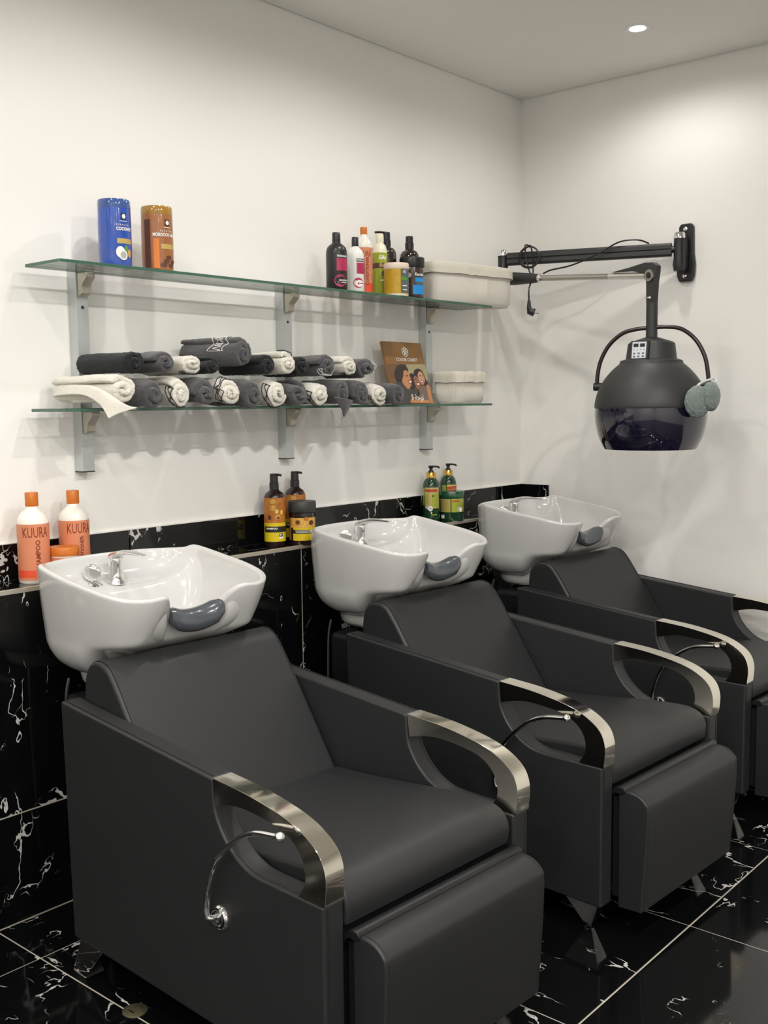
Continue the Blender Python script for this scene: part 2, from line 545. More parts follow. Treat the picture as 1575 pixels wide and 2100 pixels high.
chair = make_chair()
for i, (x, y) in enumerate(UNITS):
    c = chair if i == 0 else copy_tree(chair)
    c.location = (x, y, 0)
    c.rotation_euler = (0, 0, TH)
    tag(c, 'black leather shampoo chair with steel armrests under the basin beside ' + PLACE[i], 'chair', 'black shampoo chairs in a row')

# ------------------------------------------------------------------ backwash basins
RIM = [(0, -.588, .860), (.045, -.590, .864), (.078, -.606, .884), (.098, -.634, .914), (.122, -.654, .931), (.168, -.654, .930),
       (.214, -.630, .933), (.247, -.585, .943), (.262, -.50, .957), (.266, -.40, .970), (.261, -.30, .985), (.250, -.266, .989),
       (.236, -.240, .981), (.20, -.200, .979), (.12, -.172, .981)]
RIMALL = RIM + [(0, -.164, .982)] + [(-u, v, z) for u, v, z in reversed(RIM[1:])]

MID = [(0, -.570, .805), (.065, -.572, .806), (.115, -.582, .808), (.150, -.594, .810), (.172, -.596, .810), (.192, -.585, .808), (.212, -.562, .806),
       (.228, -.520, .803), (.240, -.455, .80), (.243, -.385, .80), (.240, -.300, .80), (.232, -.265, .80), (.222, -.243, .80), (.195, -.213, .80), (.12, -.195, .80)]
MIDALL = MID + [(0, -.190, .80)] + [(-u, v, z) for u, v, z in reversed(MID[1:])]


def make_basin():
    root = empty('wash_basin', (0, 0, 0))
    rim = cr(RIMALL, 5, True)
    n = len(rim)
    cx, cv = 0.0, -.375
    rings = []

    def base_pt(u, v, bu, bv, cvv):
        a = math.atan2((v - cvv) / bv, u / bu)
        return bu * cos(a), cvv + bv * sin(a)
    # outside, bottom to rim: base ring -> mid ring -> rim
    mid = cr(MIDALL, 5, True)
    for t in (1.0, .97, .9, .8, .68, .55, .4, .25, .12, 0):
        ring = []
        for B in mid:
            F = sstep(-.42, -.555, B[1])
            Dp = base_pt(B[0], B[1], .155, .112, -.35)
            zD = .700 + .042 * F
            s = (1 - F) * math.sqrt(max(0, 1 - t * t)) + F * (1 - t ** 1.15)
            ring.append((Dp[0] + (B[0] - Dp[0]) * s, Dp[1] + (B[1] - Dp[1]) * s, B[2] + (zD - B[2]) * t))
        rings.append(ring)
    for t in (.88, .75, .62, .5, .38, .27, .16, .07):
        ring = []
        for (u, v, z), B in zip(rim, mid):
            k = t ** 1.35
            ring.append((u + (B[0] - u) * k, v + (B[1] - v) * k, z + (B[2] - z) * t))
        rings.append(ring)

    def inset(p, d, dz):
        u, v, z = p
        L = math.hypot(u - cx, v - cv)
        k = (L - d) / L
        return (cx + (u - cx) * k, cv + (v - cv) * k, z + dz)
    rings.append([inset(p, .0005, -.004) for p in rim])
    rings.append([inset(p, .004, .001) for p in rim])
    rings.append([inset(p, .010, .0025) for p in rim])
    rings.append([inset(p, .016, .0005) for p in rim])
    rings.append([inset(p, .020, -.006) for p in rim])
    inner = rings[-1]

    def floor_z(u, v):
        d = sstep(-.275, -.345, v)
        return .903 * (1 - d) + (.785 + .5 * ((u / .25) ** 2) * .06) * d
    for q in (.985, .96, .92, .87, .80, .70, .58, .45, .30, .15, .04):
        ring = []
        for (u, v, z) in inner:
            uu, vv = cx + (u - cx) * q, cv + (v - cv) * q
            fz = min(floor_z(uu, vv), z - .006)
            k = 1 - ((q - .58) / .42) ** 2.2 if q > .58 else 1.0
            ring.append((uu, vv, z + (fz - z) * (k ** .6)))
        rings.append(ring)
    mb = MB()
    mb.grid(lambda i, j: rings[j][i], n, len(rings), True)
    o = len(mb.v)
    mb.f.append(tuple(range(n - 1, -1, -1))); mb.mi.append(0)
    mb.f.append(tuple(o - n + i for i in range(n))); mb.mi.append(0)
    mb.build('bowl', CERAMIC, root, subsurf=1, angle=80)
    MB().lathe([(.02, .655), (.150, .658), (.166, .672), (.170, .690), (.172, .708), (.165, .712)], 40, (0, -.350, 0), sx=1.0, sy=.80).build('base_plate', CERAMIC, root)
    # grey gel neck rest in the notch
    nr = MB()
    cs = [(-.560, -.012), (-.568, .006), (-.586, .012), (-.606, .006), (-.618, -.012), (-.618, -.034), (-.606, -.046), (-.590, -.040), (-.575, -.026)]
    cs = cr(cs, 2, True)
    def NP(i, j):
        u = -.082 + .164 * j / 16
        q = u / .082
        e_ = 1 - .30 * sstep(.75, 1.0, abs(q))
        v, z = cs[i]
        return (u, -.588 + (v + .588) * e_ - .012 * q * q, .866 + .022 * q * q + (z + .012) * e_ - .012)
    nr.grid(NP, len(cs), 17, True)
    L = len(cs)
    nr.f.append(tuple(range(L))); nr.mi.append(0)
    nr.f.append(tuple(16 * L + i for i in range(L - 1, -1, -1))); nr.mi.append(0)
    nr.build('neck_rest', GELGREY, root, angle=70)
    # mixer tap
    tp = MB().lathe([(.0290, 0), (.0290, .005), (.0260, .009), (.0235, .013), (.0215, .035), (.0210, .055), (.0225, .066), (.0215, .074), (.015, .080), (.001, .082)], 28,
                    (0, -.240, .902)).build('tap', CHROME, root)
    hd = MB()
    path = cr([(-.216, .955, .013, .010), (-.232, .978, .022, .012), (-.262, .989, .023, .010), (-.30, .996, .020, .0075), (-.345, .997, .0125, .0045), (-.378, .996, .008, .003)], 4)
    hd.grid(lambda i, j: (path[j][2] * cos(2 * pi * i / 14), path[j][0], path[j][1] + path[j][3] * sin(2 * pi * i / 14)), 14, len(path), True)
    hd.f.append(tuple(range(14))); hd.mi.append(0)
    hd.f.append(tuple((len(path) - 1) * 14 + i for i in range(14))); hd.mi.append(0)
    hd.build('tap_handle', CHROME, tp)
    sp = MB().lathe([(.025, 0), (.0245, .005), (.016, .011), (.009, .016), (.009, .020)], 24, (-.066, -.232, .902)).build('spray_holder', CHROME, root)
    rg = MB().lathe([(.0005, -.007), (.016, -.0075), (.0225, -.005), (.0240, 0), (.0225, .005), (.016, .0075), (.0005, .007)], 28, cap=False)
    rg.move(Matrix.Translation((-.070, -.232, .942)) @ Matrix.Rotation(rad(-45), 4, 'Z') @ Matrix.Rotation(rad(90), 4, 'X'))
    rg.build('spray_ring', CHROME, sp)
    MB().lathe([(.0005, .7885), (.022, .7885), (.024, .7872), (.024, .782)], 24, (0, -.40, 0), cap=False).build('drain', CHROME, root)
    # black pedestal and tilt neck behind the chair
    MB().box(-.205, .205, -.478, -.285, .0, .640).build('pedestal', BLACKPL, root, bevel=.022, seg=4)
    MB().lathe([(.13, .635), (.12, .645), (.12, .66)], 28, (0, -.37, 0), sy=.72).build('tilt_neck', BLACKPL, root)
    hz = cr([(-.17, -.262, .672), (-.176, -.255, .62), (-.178, -.252, .5), (-.176, -.25, .35), (-.170, -.25, .18), (-.15, -.255, .08), (-.10, -.27, .04)], 8)
    MB().tube(hz, .0045, 8).build('spray_hose', STEEL2, root)
    return root


basin = make_basin()
for i, (x, y) in enumerate(UNITS):
    c = basin if i == 0 else copy_tree(basin)
    c.location = (x, y, 0)
    c.rotation_euler = (0, 0, TH)
    tag(c, 'white ceramic backwash basin with grey neck rest beside ' + PLACE[i], 'basin', 'white wash basins in a row')

# ------------------------------------------------------------------ glass shelves on wall uprights
SH_X0, SH_X1, SH_Y0, SH_Y1 = 1.595, 3.590, -.215, -.045
Z_UP, Z_LO = 1.787, 1.392
for i, px in enumerate((1.756, 2.579, 3.375)):
    e = empty('shelf_upright_rail', (px, 0, 1.205), 0,
              ['satin aluminium wall upright behind the black rolled towel, beside the blue jar',
               'satin aluminium wall upright in the middle of the two glass shelves',
               'satin aluminium wall upright behind the brown colour chart board'][i], 'shelf upright', 'aluminium shelf uprights')
    MB().box(0, .040, -.040, 0, .003, .592).build('post', ALU, e, bevel=.0015, seg=2)
    MB().box(-.0005, .0405, -.0405, 0, 0, .003).build('end_cap', BLACKPL, e)
    for z in (.476, .12):
        h = MB().lathe([(.0005, 0), (.0052, 0)], 14, cap=False)
        h.move(Matrix.Translation((.020, -.0404, z)) @ Matrix.Rotation(rad(90), 4, 'X'))
        h.build('screw_hole', BLACK, e)
    for zt in (Z_UP, Z_LO):
        zz = zt - .009 - 1.205
        prof = [(-.0402, zz), (-.082, zz), (-.088, zz - .006), (-.086, zz - .016), (-.066, zz - .034), (-.062, zz - .040), (-.060, zz - .060), (-.052, zz - .066), (-.0402, zz - .066)]
        c = MB().prism(prof, .004, .036, 'x').build('clamp', CLAMPM, e, bevel=.004, seg=2, angle=25)
for zt, lab in ((Z_UP, 'upper clear glass shelf with green edge carrying bottles, jars and a basket'), (Z_LO, 'lower clear glass shelf with green edge carrying the rolled towels')):
    mb = MB()
    mb.box(SH_X0, SH_X1, SH_Y0, SH_Y1, zt - .009, zt - .0002)
    mb.mi = [0, 0, 1, 1, 1, 1]
    g = mb.build('glass_shelf', [GLASS, GEDGE], bevel=.0008, seg=1)
    tag(g, lab, 'shelf', 'glass wall shelves')


# ------------------------------------------------------------------ print helpers for containers
def cam_ang(x, y):
    return math.atan2(CAM.y - y, CAM.x - x)


def patch(name, R, z0, z1, a0, a1, mt, parent, off=.0005, n=None):
    """printed band on a round container, angles in degrees, 0 faces the viewer"""
    n = n or max(4, int(abs(a1 - a0) / 8))
    pa = parent['face']
    mb = MB()
    a0, a1 = pa + rad(a0), pa + rad(a1)
    mb.lathe([(R + off, z0), (R + off, z1)], n, a0=a0, a1=a1, cap=False)
    return mb.build(name, mt, parent)


def disc_print(name, R, z, ang, rad_z, rad_a, mt, parent, off=.0008, n=18):
    pa = parent['face']
    mb = MB()
    vs = [((R + off) * cos(pa + rad(ang)), (R + off) * sin(pa + rad(ang)), z)]
    for i in range(n):
        t = 2 * pi * i / n
        a = pa + rad(ang) + rad_a * cos(t) / R
        vs.append(((R + off) * cos(a), (R + off) * sin(a), z + rad_z * sin(t)))
    mb.add(vs, [(0, 1 + i, 1 + (i + 1) % n) for i in range(n)])
    return mb.build(name, mt, parent)


def text_mesh(txt, size, bold=0.0, spacing=1.0, shear=0.0):
    cu = bpy.data.curves.new('lettering', 'FONT')
    cu.body = txt
    cu.size = size
    cu.offset = bold
    cu.space_character = spacing
    cu.shear = shear
    cu.align_x = 'CENTER'
    cu.align_y = 'CENTER'
    cu.resolution_u = 2
    ob = bpy.data.objects.new('lettering', cu)
    col.objects.link(ob)
    dg = bpy.context.evaluated_depsgraph_get()
    me = bpy.data.meshes.new_from_object(ob.evaluated_get(dg))
    bpy.data.objects.remove(ob)
    bpy.data.curves.remove(cu)
    bm = bmesh.new()
    bm.from_mesh(me)
    bpy.data.meshes.remove(me)
    return bm


def text_cyl(txt, R, ang, z, size, mt, parent, vertical=False, bold=0.0, off=.0011, xs_=1.0, ys_=1.0, spacing=1.0, shear=0.0):
    bm = text_mesh(txt, size, bold, spacing, shear)
    ax = 1 if vertical else 0
    lo = min(v.co[ax] for v in bm.verts)
    hi = max(v.co[ax] for v in bm.verts)
    st = .004
    k = lo + st
    while k < hi:
        co = Vector((0, 0, 0)); co[ax] = k
        no = Vector((0, 0, 0)); no[ax] = 1
        bmesh.ops.bisect_plane(bm, geom=bm.verts[:] + bm.edges[:] + bm.faces[:], plane_co=co, plane_no=no)
        k += st
    pa = parent['face'] + rad(ang)
    for v in bm.verts:
        x, y = v.co.x * xs_, v.co.y * ys_
        if vertical:
            x, y = -y, x
        a = pa + x / R
        v.co = Vector(((R + off) * cos(a), (R + off) * sin(a), z + y))
    me = bpy.data.meshes.new('lettering')
    bm.to_mesh(me)
    bm.free()
    me.materials.append(mt)
    o = bpy.data.objects.new('lettering', me)
    col.objects.link(o)
    o.parent = parent
    return o


def container(name, x, y, z, label, cat, group=None):
    e = empty(name, (x, y, z), 0, label, cat, group)
    e['face'] = cam_ang(x, y)
    return e


def pump(parent, z, mt, r=.014, h=.045, reach=.042, ang=30, thin=False, slim=.006):
    p = MB()
    pa = parent['face'] + rad(ang)
    d = Vector((cos(pa), sin(pa), 0))
    if thin:
        p.lathe([(r, z), (r * .95, z + h * .25), (r * .55, z + h * .45), (slim, z + h * .6), (slim * 1.5, z + h * .75), (slim * 1.8, z + h)], 18)
    else:
        p.lathe([(r * 1.12, z), (r * 1.12, z + h * .45), (r, z + h * .48), (r * .96, z + h)], 20)
    b = p.build('pump', mt, parent)
    n = MB()
    top = Vector((0, 0, z + h))
    pts = [top - d * r * .9, top + d * reach * .45 + Vector((0, 0, .001)), top + d * reach * .8, top + d * reach + Vector((0, 0, -.004 if thin else -.001))]
    n.tube([tuple(q) for q in cr([tuple(q) for q in pts], 4)], .0042 if not thin else .0038, 8)
    n.build('nozzle', mt, b)
    return b


C_ = dict
ORANGE_CAP = mat('orange_cap', (0.56, 0.15, 0.012), 0.4)
MILKY = mat('milky_plastic', (0.80, 0.78, 0.70), 0.25, coat=0.3)
SALMON = mat('salmon_label', (0.64, 0.225, 0.115), 0.42)
SALMON_R = mat('red_label', (0.75, 0.075, 0.03), 0.42)
MAROON = mat('maroon_print', (0.21, 0.03, 0.008), 0.5)
DKBROWN = mat('dark_amber_plastic', (0.022, 0.010, 0.009), 0.12, coat=0.5)
YELLOW = mat('yellow_label', (0.66, 0.50, 0.01), 0.4)
AMBER = mat('amber_nut_label', (0.44, 0.15, 0.02), 0.4, noise_scale=70, noise_amt=0.6)
NUT = mat('gold_nut_print', (0.62, 0.36, 0.07), 0.4, noise_scale=120, noise_amt=0.4)
NUTD = mat('dark_nut_print', (0.09, 0.03, 0.012), 0.4)
OLIVE_Y = mat('seed_yellow_print', (0.75, 0.58, 0.10), 0.4)
GREEND = mat('dark_green_plastic', (0.008, 0.045, 0.020), 0.14, coat=0.5)
LIME = mat('lime_metallic_label', (0.36, 0.42, 0.05), 0.28, 0.35)
GOLDL = mat('gold_metallic_label', (0.56, 0.47, 0.14), 0.28, 0.4)
GOLD = mat('gold_collar', (0.75, 0.45, 0.12), 0.2, 1.0)
REDP = mat('red_print', (0.45, 0.06, 0.03), 0.5)
GREYP = mat('grey_print', (0.42, 0.42, 0.40), 0.5)


def kuura(x, y, z, vert_txt, label, R=.0425, h=.205, red=False, ang=8):
    e = container('shampoo_bottle', x, y, z, label, 'bottle')
    k = R / .0425
    MB().lathe([(R * .93, 0), (R, .004), (R, h * .80), (R * .965, h * .86), (R * .80, h * .925), (R * .52, h * .975), (R * .40, h), (R * .37, h + .012)], 36).build('body', MILKY, e)
    MB().lathe([(R * .40, h + .006), (R * .42, h + .008), (R * .42, h + .042 * k), (R * .39, h + .044 * k)], 28).build('cap', ORANGE_CAP, e)
    patch('label_band', R, .010, h * .80, -180, 180, SALMON, e, n=40)
    if red:
        patch('label_strip', R, .012, h * .20, -75, 75, SALMON_R, e, .0008)
    else:
        patch('label_strip', R, .018, .038, -70, 5, SALMON_R, e, .0008)
    text_cyl('KUURA', R, ang, h * .685, .036 * k, MAROON, e, ys_=1.15, xs_=.60)
    text_cyl(vert_txt, R, ang + 8, h * (.385 if len(vert_txt) < 9 else .33 if not red else .40), .0178 * k if len(vert_txt) < 9 else .0145, MAROON, e, vertical=True, bold=.0003, xs_=1.0)
    return e


kuura(1.556, -.09, LEDGE, 'SHAMPOO', 'tall salmon pink shampoo bottle with orange cap reading SHAMPOO', ang=8)
kuura(1.697, -.072, LEDGE, 'CONDITIONER', 'tall salmon pink conditioner bottle with orange cap standing behind the orange-lidded tub', R=.0425, h=.200, ang=21)
e = container('cream_tub', 1.632, -.118, LEDGE, 'cream tub with bright orange lid between the two salmon bottles', 'tub')
MB().lathe([(.036, 0), (.039, .003), (.039, .072)], 32).build('body', MILKY, e)
patch('label_band', .039, .006, .066, -180, 180, SALMON, e, n=36)
MB().lathe([(.041, .070), (.0415, .072), (.0415, .090), (.040, .093), (.001, .0935)], 36).build('lid', ORANGE_CAP, e)

# brown argan set on the ledge
def nutprint(e, R, z0, z1, full=True):
    h = z1 - z0
    disc_print('nut_print', R, z0 + h * .86, -10, .0075, .011, NUT, e)
    disc_print('nut_print', R, z0 + h * .60, -8, .0085, .012, NUT, e)
    disc_print('seed_print', R, z0 + h * .46, 12, .007, .006, OLIVE_Y, e)
    disc_print('seed_print', R, z0 + h * .42, 38, .008, .0045, OLIVE_Y, e)
    disc_print('nut_print', R, z0 + h * .24, 18, .008, .0085, NUT, e)
    disc_print('nut_core_print', R, z0 + h * .21, 19, .0045, .005, NUTD, e, .0012)
    disc_print('nut_core_print', R, z0 + h * .22, -28, .008, .0065, NUTD, e)


for (x, y, lab, txt, hh) in ((2.481, -.078, 'brown pump bottle with nut print and SHAMPOO on its yellow label', 'SHAMPOO', .188),
                             (2.608, -.050, 'brown pump bottle with nut print standing behind the brown mask jar', 'CONDITIONER', .188)):
    R = .037
    e = container('pump_bottle', x, y, LEDGE, lab, 'bottle')
    MB().lathe([(R * .95, 0), (R, .004), (R, hh * .84), (R * .96, hh * .90), (R * .80, hh * .96), (R * .5, hh), (R * .42, hh + .006)], 36).build('body', DKBROWN, e)
    pump(e, hh + .004, BLACKPL, .0145, .050, .030, 55)
    patch('label_print', R, .080, .166, -75, 78, AMBER, e)
    patch('label_band', R, .016, .080, -75, 78, YELLOW, e)
    patch('label_strip', R, .048, .068, -62, 78, BLACK, e, .0008)
    nutprint(e, R, .080, .166)
    text_cyl(txt, R, -18, .061, .0085 if txt == 'SHAMPOO' else .007, WHITEP, e, bold=.0003)
    patch('label_badge', R, .026, .044, 22, 48, WHITEP, e, .0008)
    patch('label_badge', R, .033, .044, 22, 44, BLACK, e, .0010)
    text_cyl('95', R, 31, .0385, .009, WHITEP, e, bold=.0003, off=.0014)
R = .0475
e = container('mask_jar', 2.564, -.128, LEDGE, 'brown hair mask jar with black lid and yellow nut label', 'jar')
MB().lathe([(R * .90, 0), (R * .93, .004), (R * .95, .110)], 36).build('body', DKBROWN, e)
MB().lathe([(R, .112), (R * 1.02, .114), (R * 1.02, .146), (R * .98, .149), (.001, .1492)], 40).build('lid', MATTEBK, e)
R = R * .945
patch('label_print', R, .060, .094, -58, 85, NUT, e)
patch('label_side', R, .016, .094, -80, -58, AMBER, e)
patch('label_band', R, .016, .060, -45, 85, YELLOW, e)
patch('label_strip', R, .040, .053, -45, 85, BLACK, e, .0008)
disc_print('nut_core_print', R, .079, -20, .010, .010, AMBER, e)
disc_print('nut_core_print', R, .079, -20, .006, .006, NUTD, e, .0012)
disc_print('nut_print', R, .090, 18, .007, .010, AMBER, e)
disc_print('nut_core_print', R, .077, 42, .009, .010, NUTD, e)
patch('label_line', R, .043, .046, -30, 60, GREYP, e, .0011)
patch('label_line', R, .048, .051, -32, 50, GREYP, e, .0011)

# green set on the ledge
for (x, y, lab, a) in ((3.350, -.080, 'green pump bottle with gold collar standing left of the green jar', 0), (3.507, -.048, 'green pump bottle with gold collar standing behind the green jar', 35)):
    R, hh = .0345, .180
    e = container('pump_bottle', x, y, LEDGE, lab, 'bottle')
    MB().lathe([(R * .95, 0), (R, .004), (R, hh * .78), (R * .97, hh * .85), (R * .84, hh * .93), (R * .6, hh * .985), (R * .5, hh)], 36).build('body', GREEND, e)
    MB().lathe([(R * .55, hh - .002), (R * .56, hh), (R * .56, hh + .020), (R * .52, hh + .022)], 28).build('collar', GOLD, e)
    pump(e, hh + .021, BLACKPL, .011, .024, .045, 50, True)
    patch('label_side', R, .070, .140, a - 80, a - 48, LIME, e)
    patch('label_panel', R, .058, .142, a - 44, a + 60, GOLDL, e)
    patch('label_strip', R, .124, .135, a - 44, a + 45, REDP, e, .0008)
    patch('label_band', R, .062, .118, a + 5, a + 50, LIME, e, .0008)
    disc_print('leaf_print', R, .108, a + 12, .004, .004, GREEND, e, .0012)
    disc_print('coconut_print', R, .062, a - 20, .010, .0085, GREYP, e, .0010)
    disc_print('coconut_print', R, .057, a - 4, .0105, .0085, WHITEP, e, .0012)
    disc_print('coconut_core_print', R, .057, a - 4, .0055, .0045, GREYP, e, .0015)
    disc_print('drop_print', R, .040, a + 2, .004, .003, OLIVE_Y, e, .0012)
    patch('label_line', R, .030, .034, a, a + 40, LIME, e, .0008)
R = .0505
e = container('mask_jar', 3.443, -.115, LEDGE, 'wide green hair mask jar with green screw lid', 'jar')
MB().lathe([(R * .94, 0), (R * .97, .003), (R * .97, .096)], 40).build('body', GREEND, e)
MB().lathe([(R, .096), (R * 1.01, .098), (R * 1.01, .120), (R * .97, .123), (.001, .1232)], 40).build('lid', mat('green_lid', (0.012, 0.075, 0.032), 0.2, coat=.4), e)
R = R * .97
patch('label_side', R, .038, .092, -85, -6, GOLDL, e)
patch('label_panel', R, .038, .092, -2, 85, LIME, e)
patch('label_strip', R, .080, .086, 2, 40, REDP, e, .0008)
disc_print('coconut_print', R, .052, 34, .0095, .0085, GREYP, e, .0010)
disc_print('coconut_print', R, .048, 46, .0095, .0085, WHITEP, e, .0012)
patch('price_sticker', R, .012, .026, -60, -38, WHITEP, e, .0008)

# ------------------------------------------------------------------ containers on the upper shelf
BLUE = mat('blue_jar', (0.025, 0.085, 0.42), 0.2, coat=0.5, noise_scale=12, noise_amt=0.2)
BLUEC = mat('blue_translucent_lid', (0.045, 0.10, 0.30), 0.15, coat=0.5)
COPPER = mat('copper_jar', (0.36, 0.13, 0.045), 0.3, coat=0.4, noise_scale=10, noise_amt=0.2)
AMBERC = mat('amber_translucent_lid', (0.36, 0.19, 0.03), 0.15, coat=0.5)
GOLDP = mat('gold_print', (0.50, 0.36, 0.10), 0.4)
BROWNP = mat('brown_print', (0.10, 0.035, 0.02), 0.5)
ORANGEP = mat('orange_print', (0.72, 0.20, 0.03), 0.45)
GREENP = mat('green_print', (0.09, 0.30, 0.03), 0.45)


def big_jar(x, y, body, lid, label, main, shift):
    R = .0465
    e = container('hair_mask_jar', x, y, Z_UP, label, 'jar', 'tall hair mask jars')
    MB().lathe([(R * .92, 0), (R * .96, .006), (R, .05), (R, .120), (R * .985, .165)], 40).build('body', body, e)
    MB().lathe([(R * .98, .165), (R * .99, .167), (R * .985, .186), (R * .95, .190), (.001, .1905)], 40).build('lid', lid, e)
    a = 32 + shift
    patch('logo_plate', R, .132, .150, a - 9, a + 10, BLACK, e, .0006)
    disc_print('logo_print', R, .141, a + 1, .0065, .0055, WHITEP, e, .0012)
    patch('logo_line', R, .127, .1285, a - 14, a + 14, WHITEP, e, .0006)
    text_cyl('KERATIN', R, a - 4, .117, .007, WHITEP, e, spacing=1.5)
    text_cyl(main, R, a + 4 if len(main) < 8 else a, .106, .0125, WHITEP, e, bold=.0005, xs_=.78)
    patch('gold_strip', R, .066, .080, a - 25, a + 35, GOLDP, e, .0006)
    return e, R, a


e, R, a = big_jar(1.832, -.13, BLUE, BLUEC, 'tall blue coconut hair mask jar on the upper shelf', 'COCONUT', 0)
disc_print('coconut_print', R, .042, a - 14, .016, .013, WHITEP, e, .0007)
disc_print('coconut_print', R, .034, a - 4, .014, .013, WHITEP, e, .0010)
disc_print('coconut_core_print', R, .034, a - 4, .010, .009, GREYP, e, .0012)
disc_print('leaf_print', R, .052, a + 8, .010, .006, GREENP, e, .0007)
disc_print('nut_print', R, .040, a + 22, .012, .007, NUT, e, .0007)
e, R, a = big_jar(1.981, -.13, COPPER, AMBERC, 'tall copper brown argan hair mask jar on the upper shelf', 'MOROCCO ARGAN', 6)
patch('label_stripe', R, .012, .150, -50, -25, BROWNP, e, .0004)
patch('label_stripe', R, .010, .095, -14, 6, ORANGEP, e, .0004)
for q in range(5):
    disc_print('nut_print', R, .020 + .011 * (q % 3), a - 16 + 11 * q, .006, .010, BROWNP, e, .0007)

SHAMBLK = mat('black_bottle', (0.018, 0.018, 0.019), 0.32)
PINKL = mat('raspberry_label', (0.42, 0.022, 0.085), 0.4)
SLATE = mat('slate_print', (0.10, 0.12, 0.13), 0.4)


def flask(x, y, R, h, body, cap, label, bx=1.0):
    e = container('shampoo_bottle', x, y, Z_UP, label, 'bottle')
    MB().lathe([(R * .93, 0), (R, .004), (R, h * .62), (R * .98, h * .68), (R * .88, h * .74), (R * .62, h * .79), (R * .42, h * .815), (R * .40, h * .83)], 36).build('body', body, e)
    MB().lathe([(R * .39, h * .82), (R * .40, h * .825), (R * .38, h * .99), (R * .34, h)], 24).build('cap', cap, e)
    return e


R = .037
e = flask(2.724, -.160, R, .199, SHAMBLK, SHAMBLK, 'black shampoo bottle with raspberry label beside the white conditioner')
patch('label_band', R, .066, .108, 0, 75, PINKL, e)
patch('label_plate', R, .110, .119, 2, 75, SLATE, e)
text_cyl('TRESemm\u00e9', R, 32, .1155, .0085, WHITEP, e, bold=.0002)
disc_print('swirl_print', R, .032, 20, .021, .022, PINKL, e, .0006)
disc_print('swirl_print', R, .032, 26, .014, .018, SHAMBLK, e, .0009)
patch('label_line', R, .031, .036, 12, 70, GREYP, e, .0011)
patch('label_line', R, .024, .028, 25, 60, GREYP, e, .0011)
R = .0315
e = flask(2.832, -.150, R, .196, mat('white_bottle', (0.78, 0.78, 0.73), 0.3), SHAMBLK, 'white conditioner bottle with black cap and raspberry label')
patch('label_band', R, .066, .104, 8, 85, PINKL, e)
patch('label_plate', R, .107, .119, 8, 85, SLATE, e)
text_cyl('TRESemm\u00e9', R, 44, .113, .0075, WHITEP, e, bold=.0002)
disc_print('swirl_print', R, .034, 20, .018, .019, PINKL, e, .0006)
disc_print('swirl_print', R, .032, 27, .012, .015, WHITEP, e, .0009)
patch('label_line', R, .031, .034, 14, 60, PINKL, e, .0011)
kuura(2.915, -.118, Z_UP, 'LEAVE-IN\nCONDITIONER', 'slim salmon leave-in conditioner bottle with orange cap among the shelf bottles', R=.0305, h=.212, red=True, ang=2)

LIMEB = mat('lime_bottle', (0.30, 0.37, 0.02), 0.35)
CREAM = mat('cream_plastic', (0.78, 0.75, 0.58), 0.35)
R = .0275
e = container('lotion_bottle', 3.031, -.095, Z_UP, 'lime green lotion bottle with cream shoulders and cap', 'bottle')
MB().lathe([(R * .93, 0), (R, .004), (R, .165), (R * .95, .178), (R * .76, .193), (R * .5, .201), (R * .48, .206)], 32).build('body', CREAM, e)
MB().lathe([(R * .52, .204), (R * .54, .206), (R * .52, .231), (R * .46, .236)], 24).build('cap', CREAM, e)
patch('label_band', R, .008, .165, -180, 180, LIMEB, e, n=36)
patch('label_strip', R, .108, .127, -80, 80, mat('brown_label', (0.09, 0.035, 0.03), 0.4), e, .0008)
text_cyl('Silky', R, 20, .147, .019, WHITEP, e, bold=.0004, shear=.3, xs_=.9)
text_cyl('Shea', R, 24, .118, .017, GOLDP, e, bold=.0005, xs_=.9)
disc_print('emblem_print', R, .088, 30, .010, .009, SLATE, e, .0008)
patch('label_line', R, .062, .066, 0, 60, WHITEP, e, .0008)

for (x, y, lab, a, hh) in ((3.098, -.070, 'dark brown pump bottle with its spout swung over the lime bottle', -62, .196), (3.226, -.078, 'dark brown bottle with tall black cap behind the dark jar', None, .198)):
    R = .0375
    e = container('amber_bottle', x, y, Z_UP, lab, 'bottle')
    MB().lathe([(R * .95, 0), (R, .004), (R, hh * .84), (R * .96, hh * .91), (R * .78, hh * .97), (R * .46, hh), (R * .44, hh + .004)], 36).build('body', DKBROWN, e)
    if a is not None:
        pump(e, hh + .002, BLACKPL, .0150, .052, .048, a)
        patch('label_panel', R, .090, .152, -70, 18, mat('brown_label', (0.09, 0.035, 0.03)), e)
        disc_print('emblem_print', R, .125, 2, .007, .008, WHITEP, e, .0009)
        patch('emblem_print', R, .100, .118, -2, 5, WHITEP, e, .0009)
    else:
        MB().lathe([(.0170, hh), (.0170, hh + .026), (.0150, hh + .028), (.0148, hh + .050), (.013, hh + .052)], 24).build('cap', BLACKPL, e)
        patch('label_panel', R, .090, .146, 15, 70, mat('rust_label', (0.42, 0.12, 0.04), 0.4), e)
YELJ = mat('mustard_jar', (0.50, 0.30, 0.012), 0.35, noise_scale=60, noise_amt=0.25)
R = .046
e = container('butter_jar', 3.025, -.178, Z_UP, 'mustard yellow jar with cream lid among the shelf bottles', 'jar')
MB().lathe([(R * .95, 0), (R * .97, .003), (R * .97, .100)], 36).build('body', CREAM, e)
patch('label_band', R * .97, .008, .096, -180, 180, YELJ, e, n=40)
MB().lathe([(R, .098), (R * 1.02, .100), (R * 1.02, .114), (R * .98, .119), (.001, .1195)], 40).build('lid', mat('pale_pink_lid', (0.78, 0.66, 0.54), 0.4), e)
R *= .97
patch('label_panel', R, .010, .096, 22, 85, SLATE, e, .0008)
disc_print('emblem_print', R, .086, 42, .006, .008, GREYP, e, .0013)
patch('label_strip', R, .056, .068, 24, 60, GREENP, e, .0011)
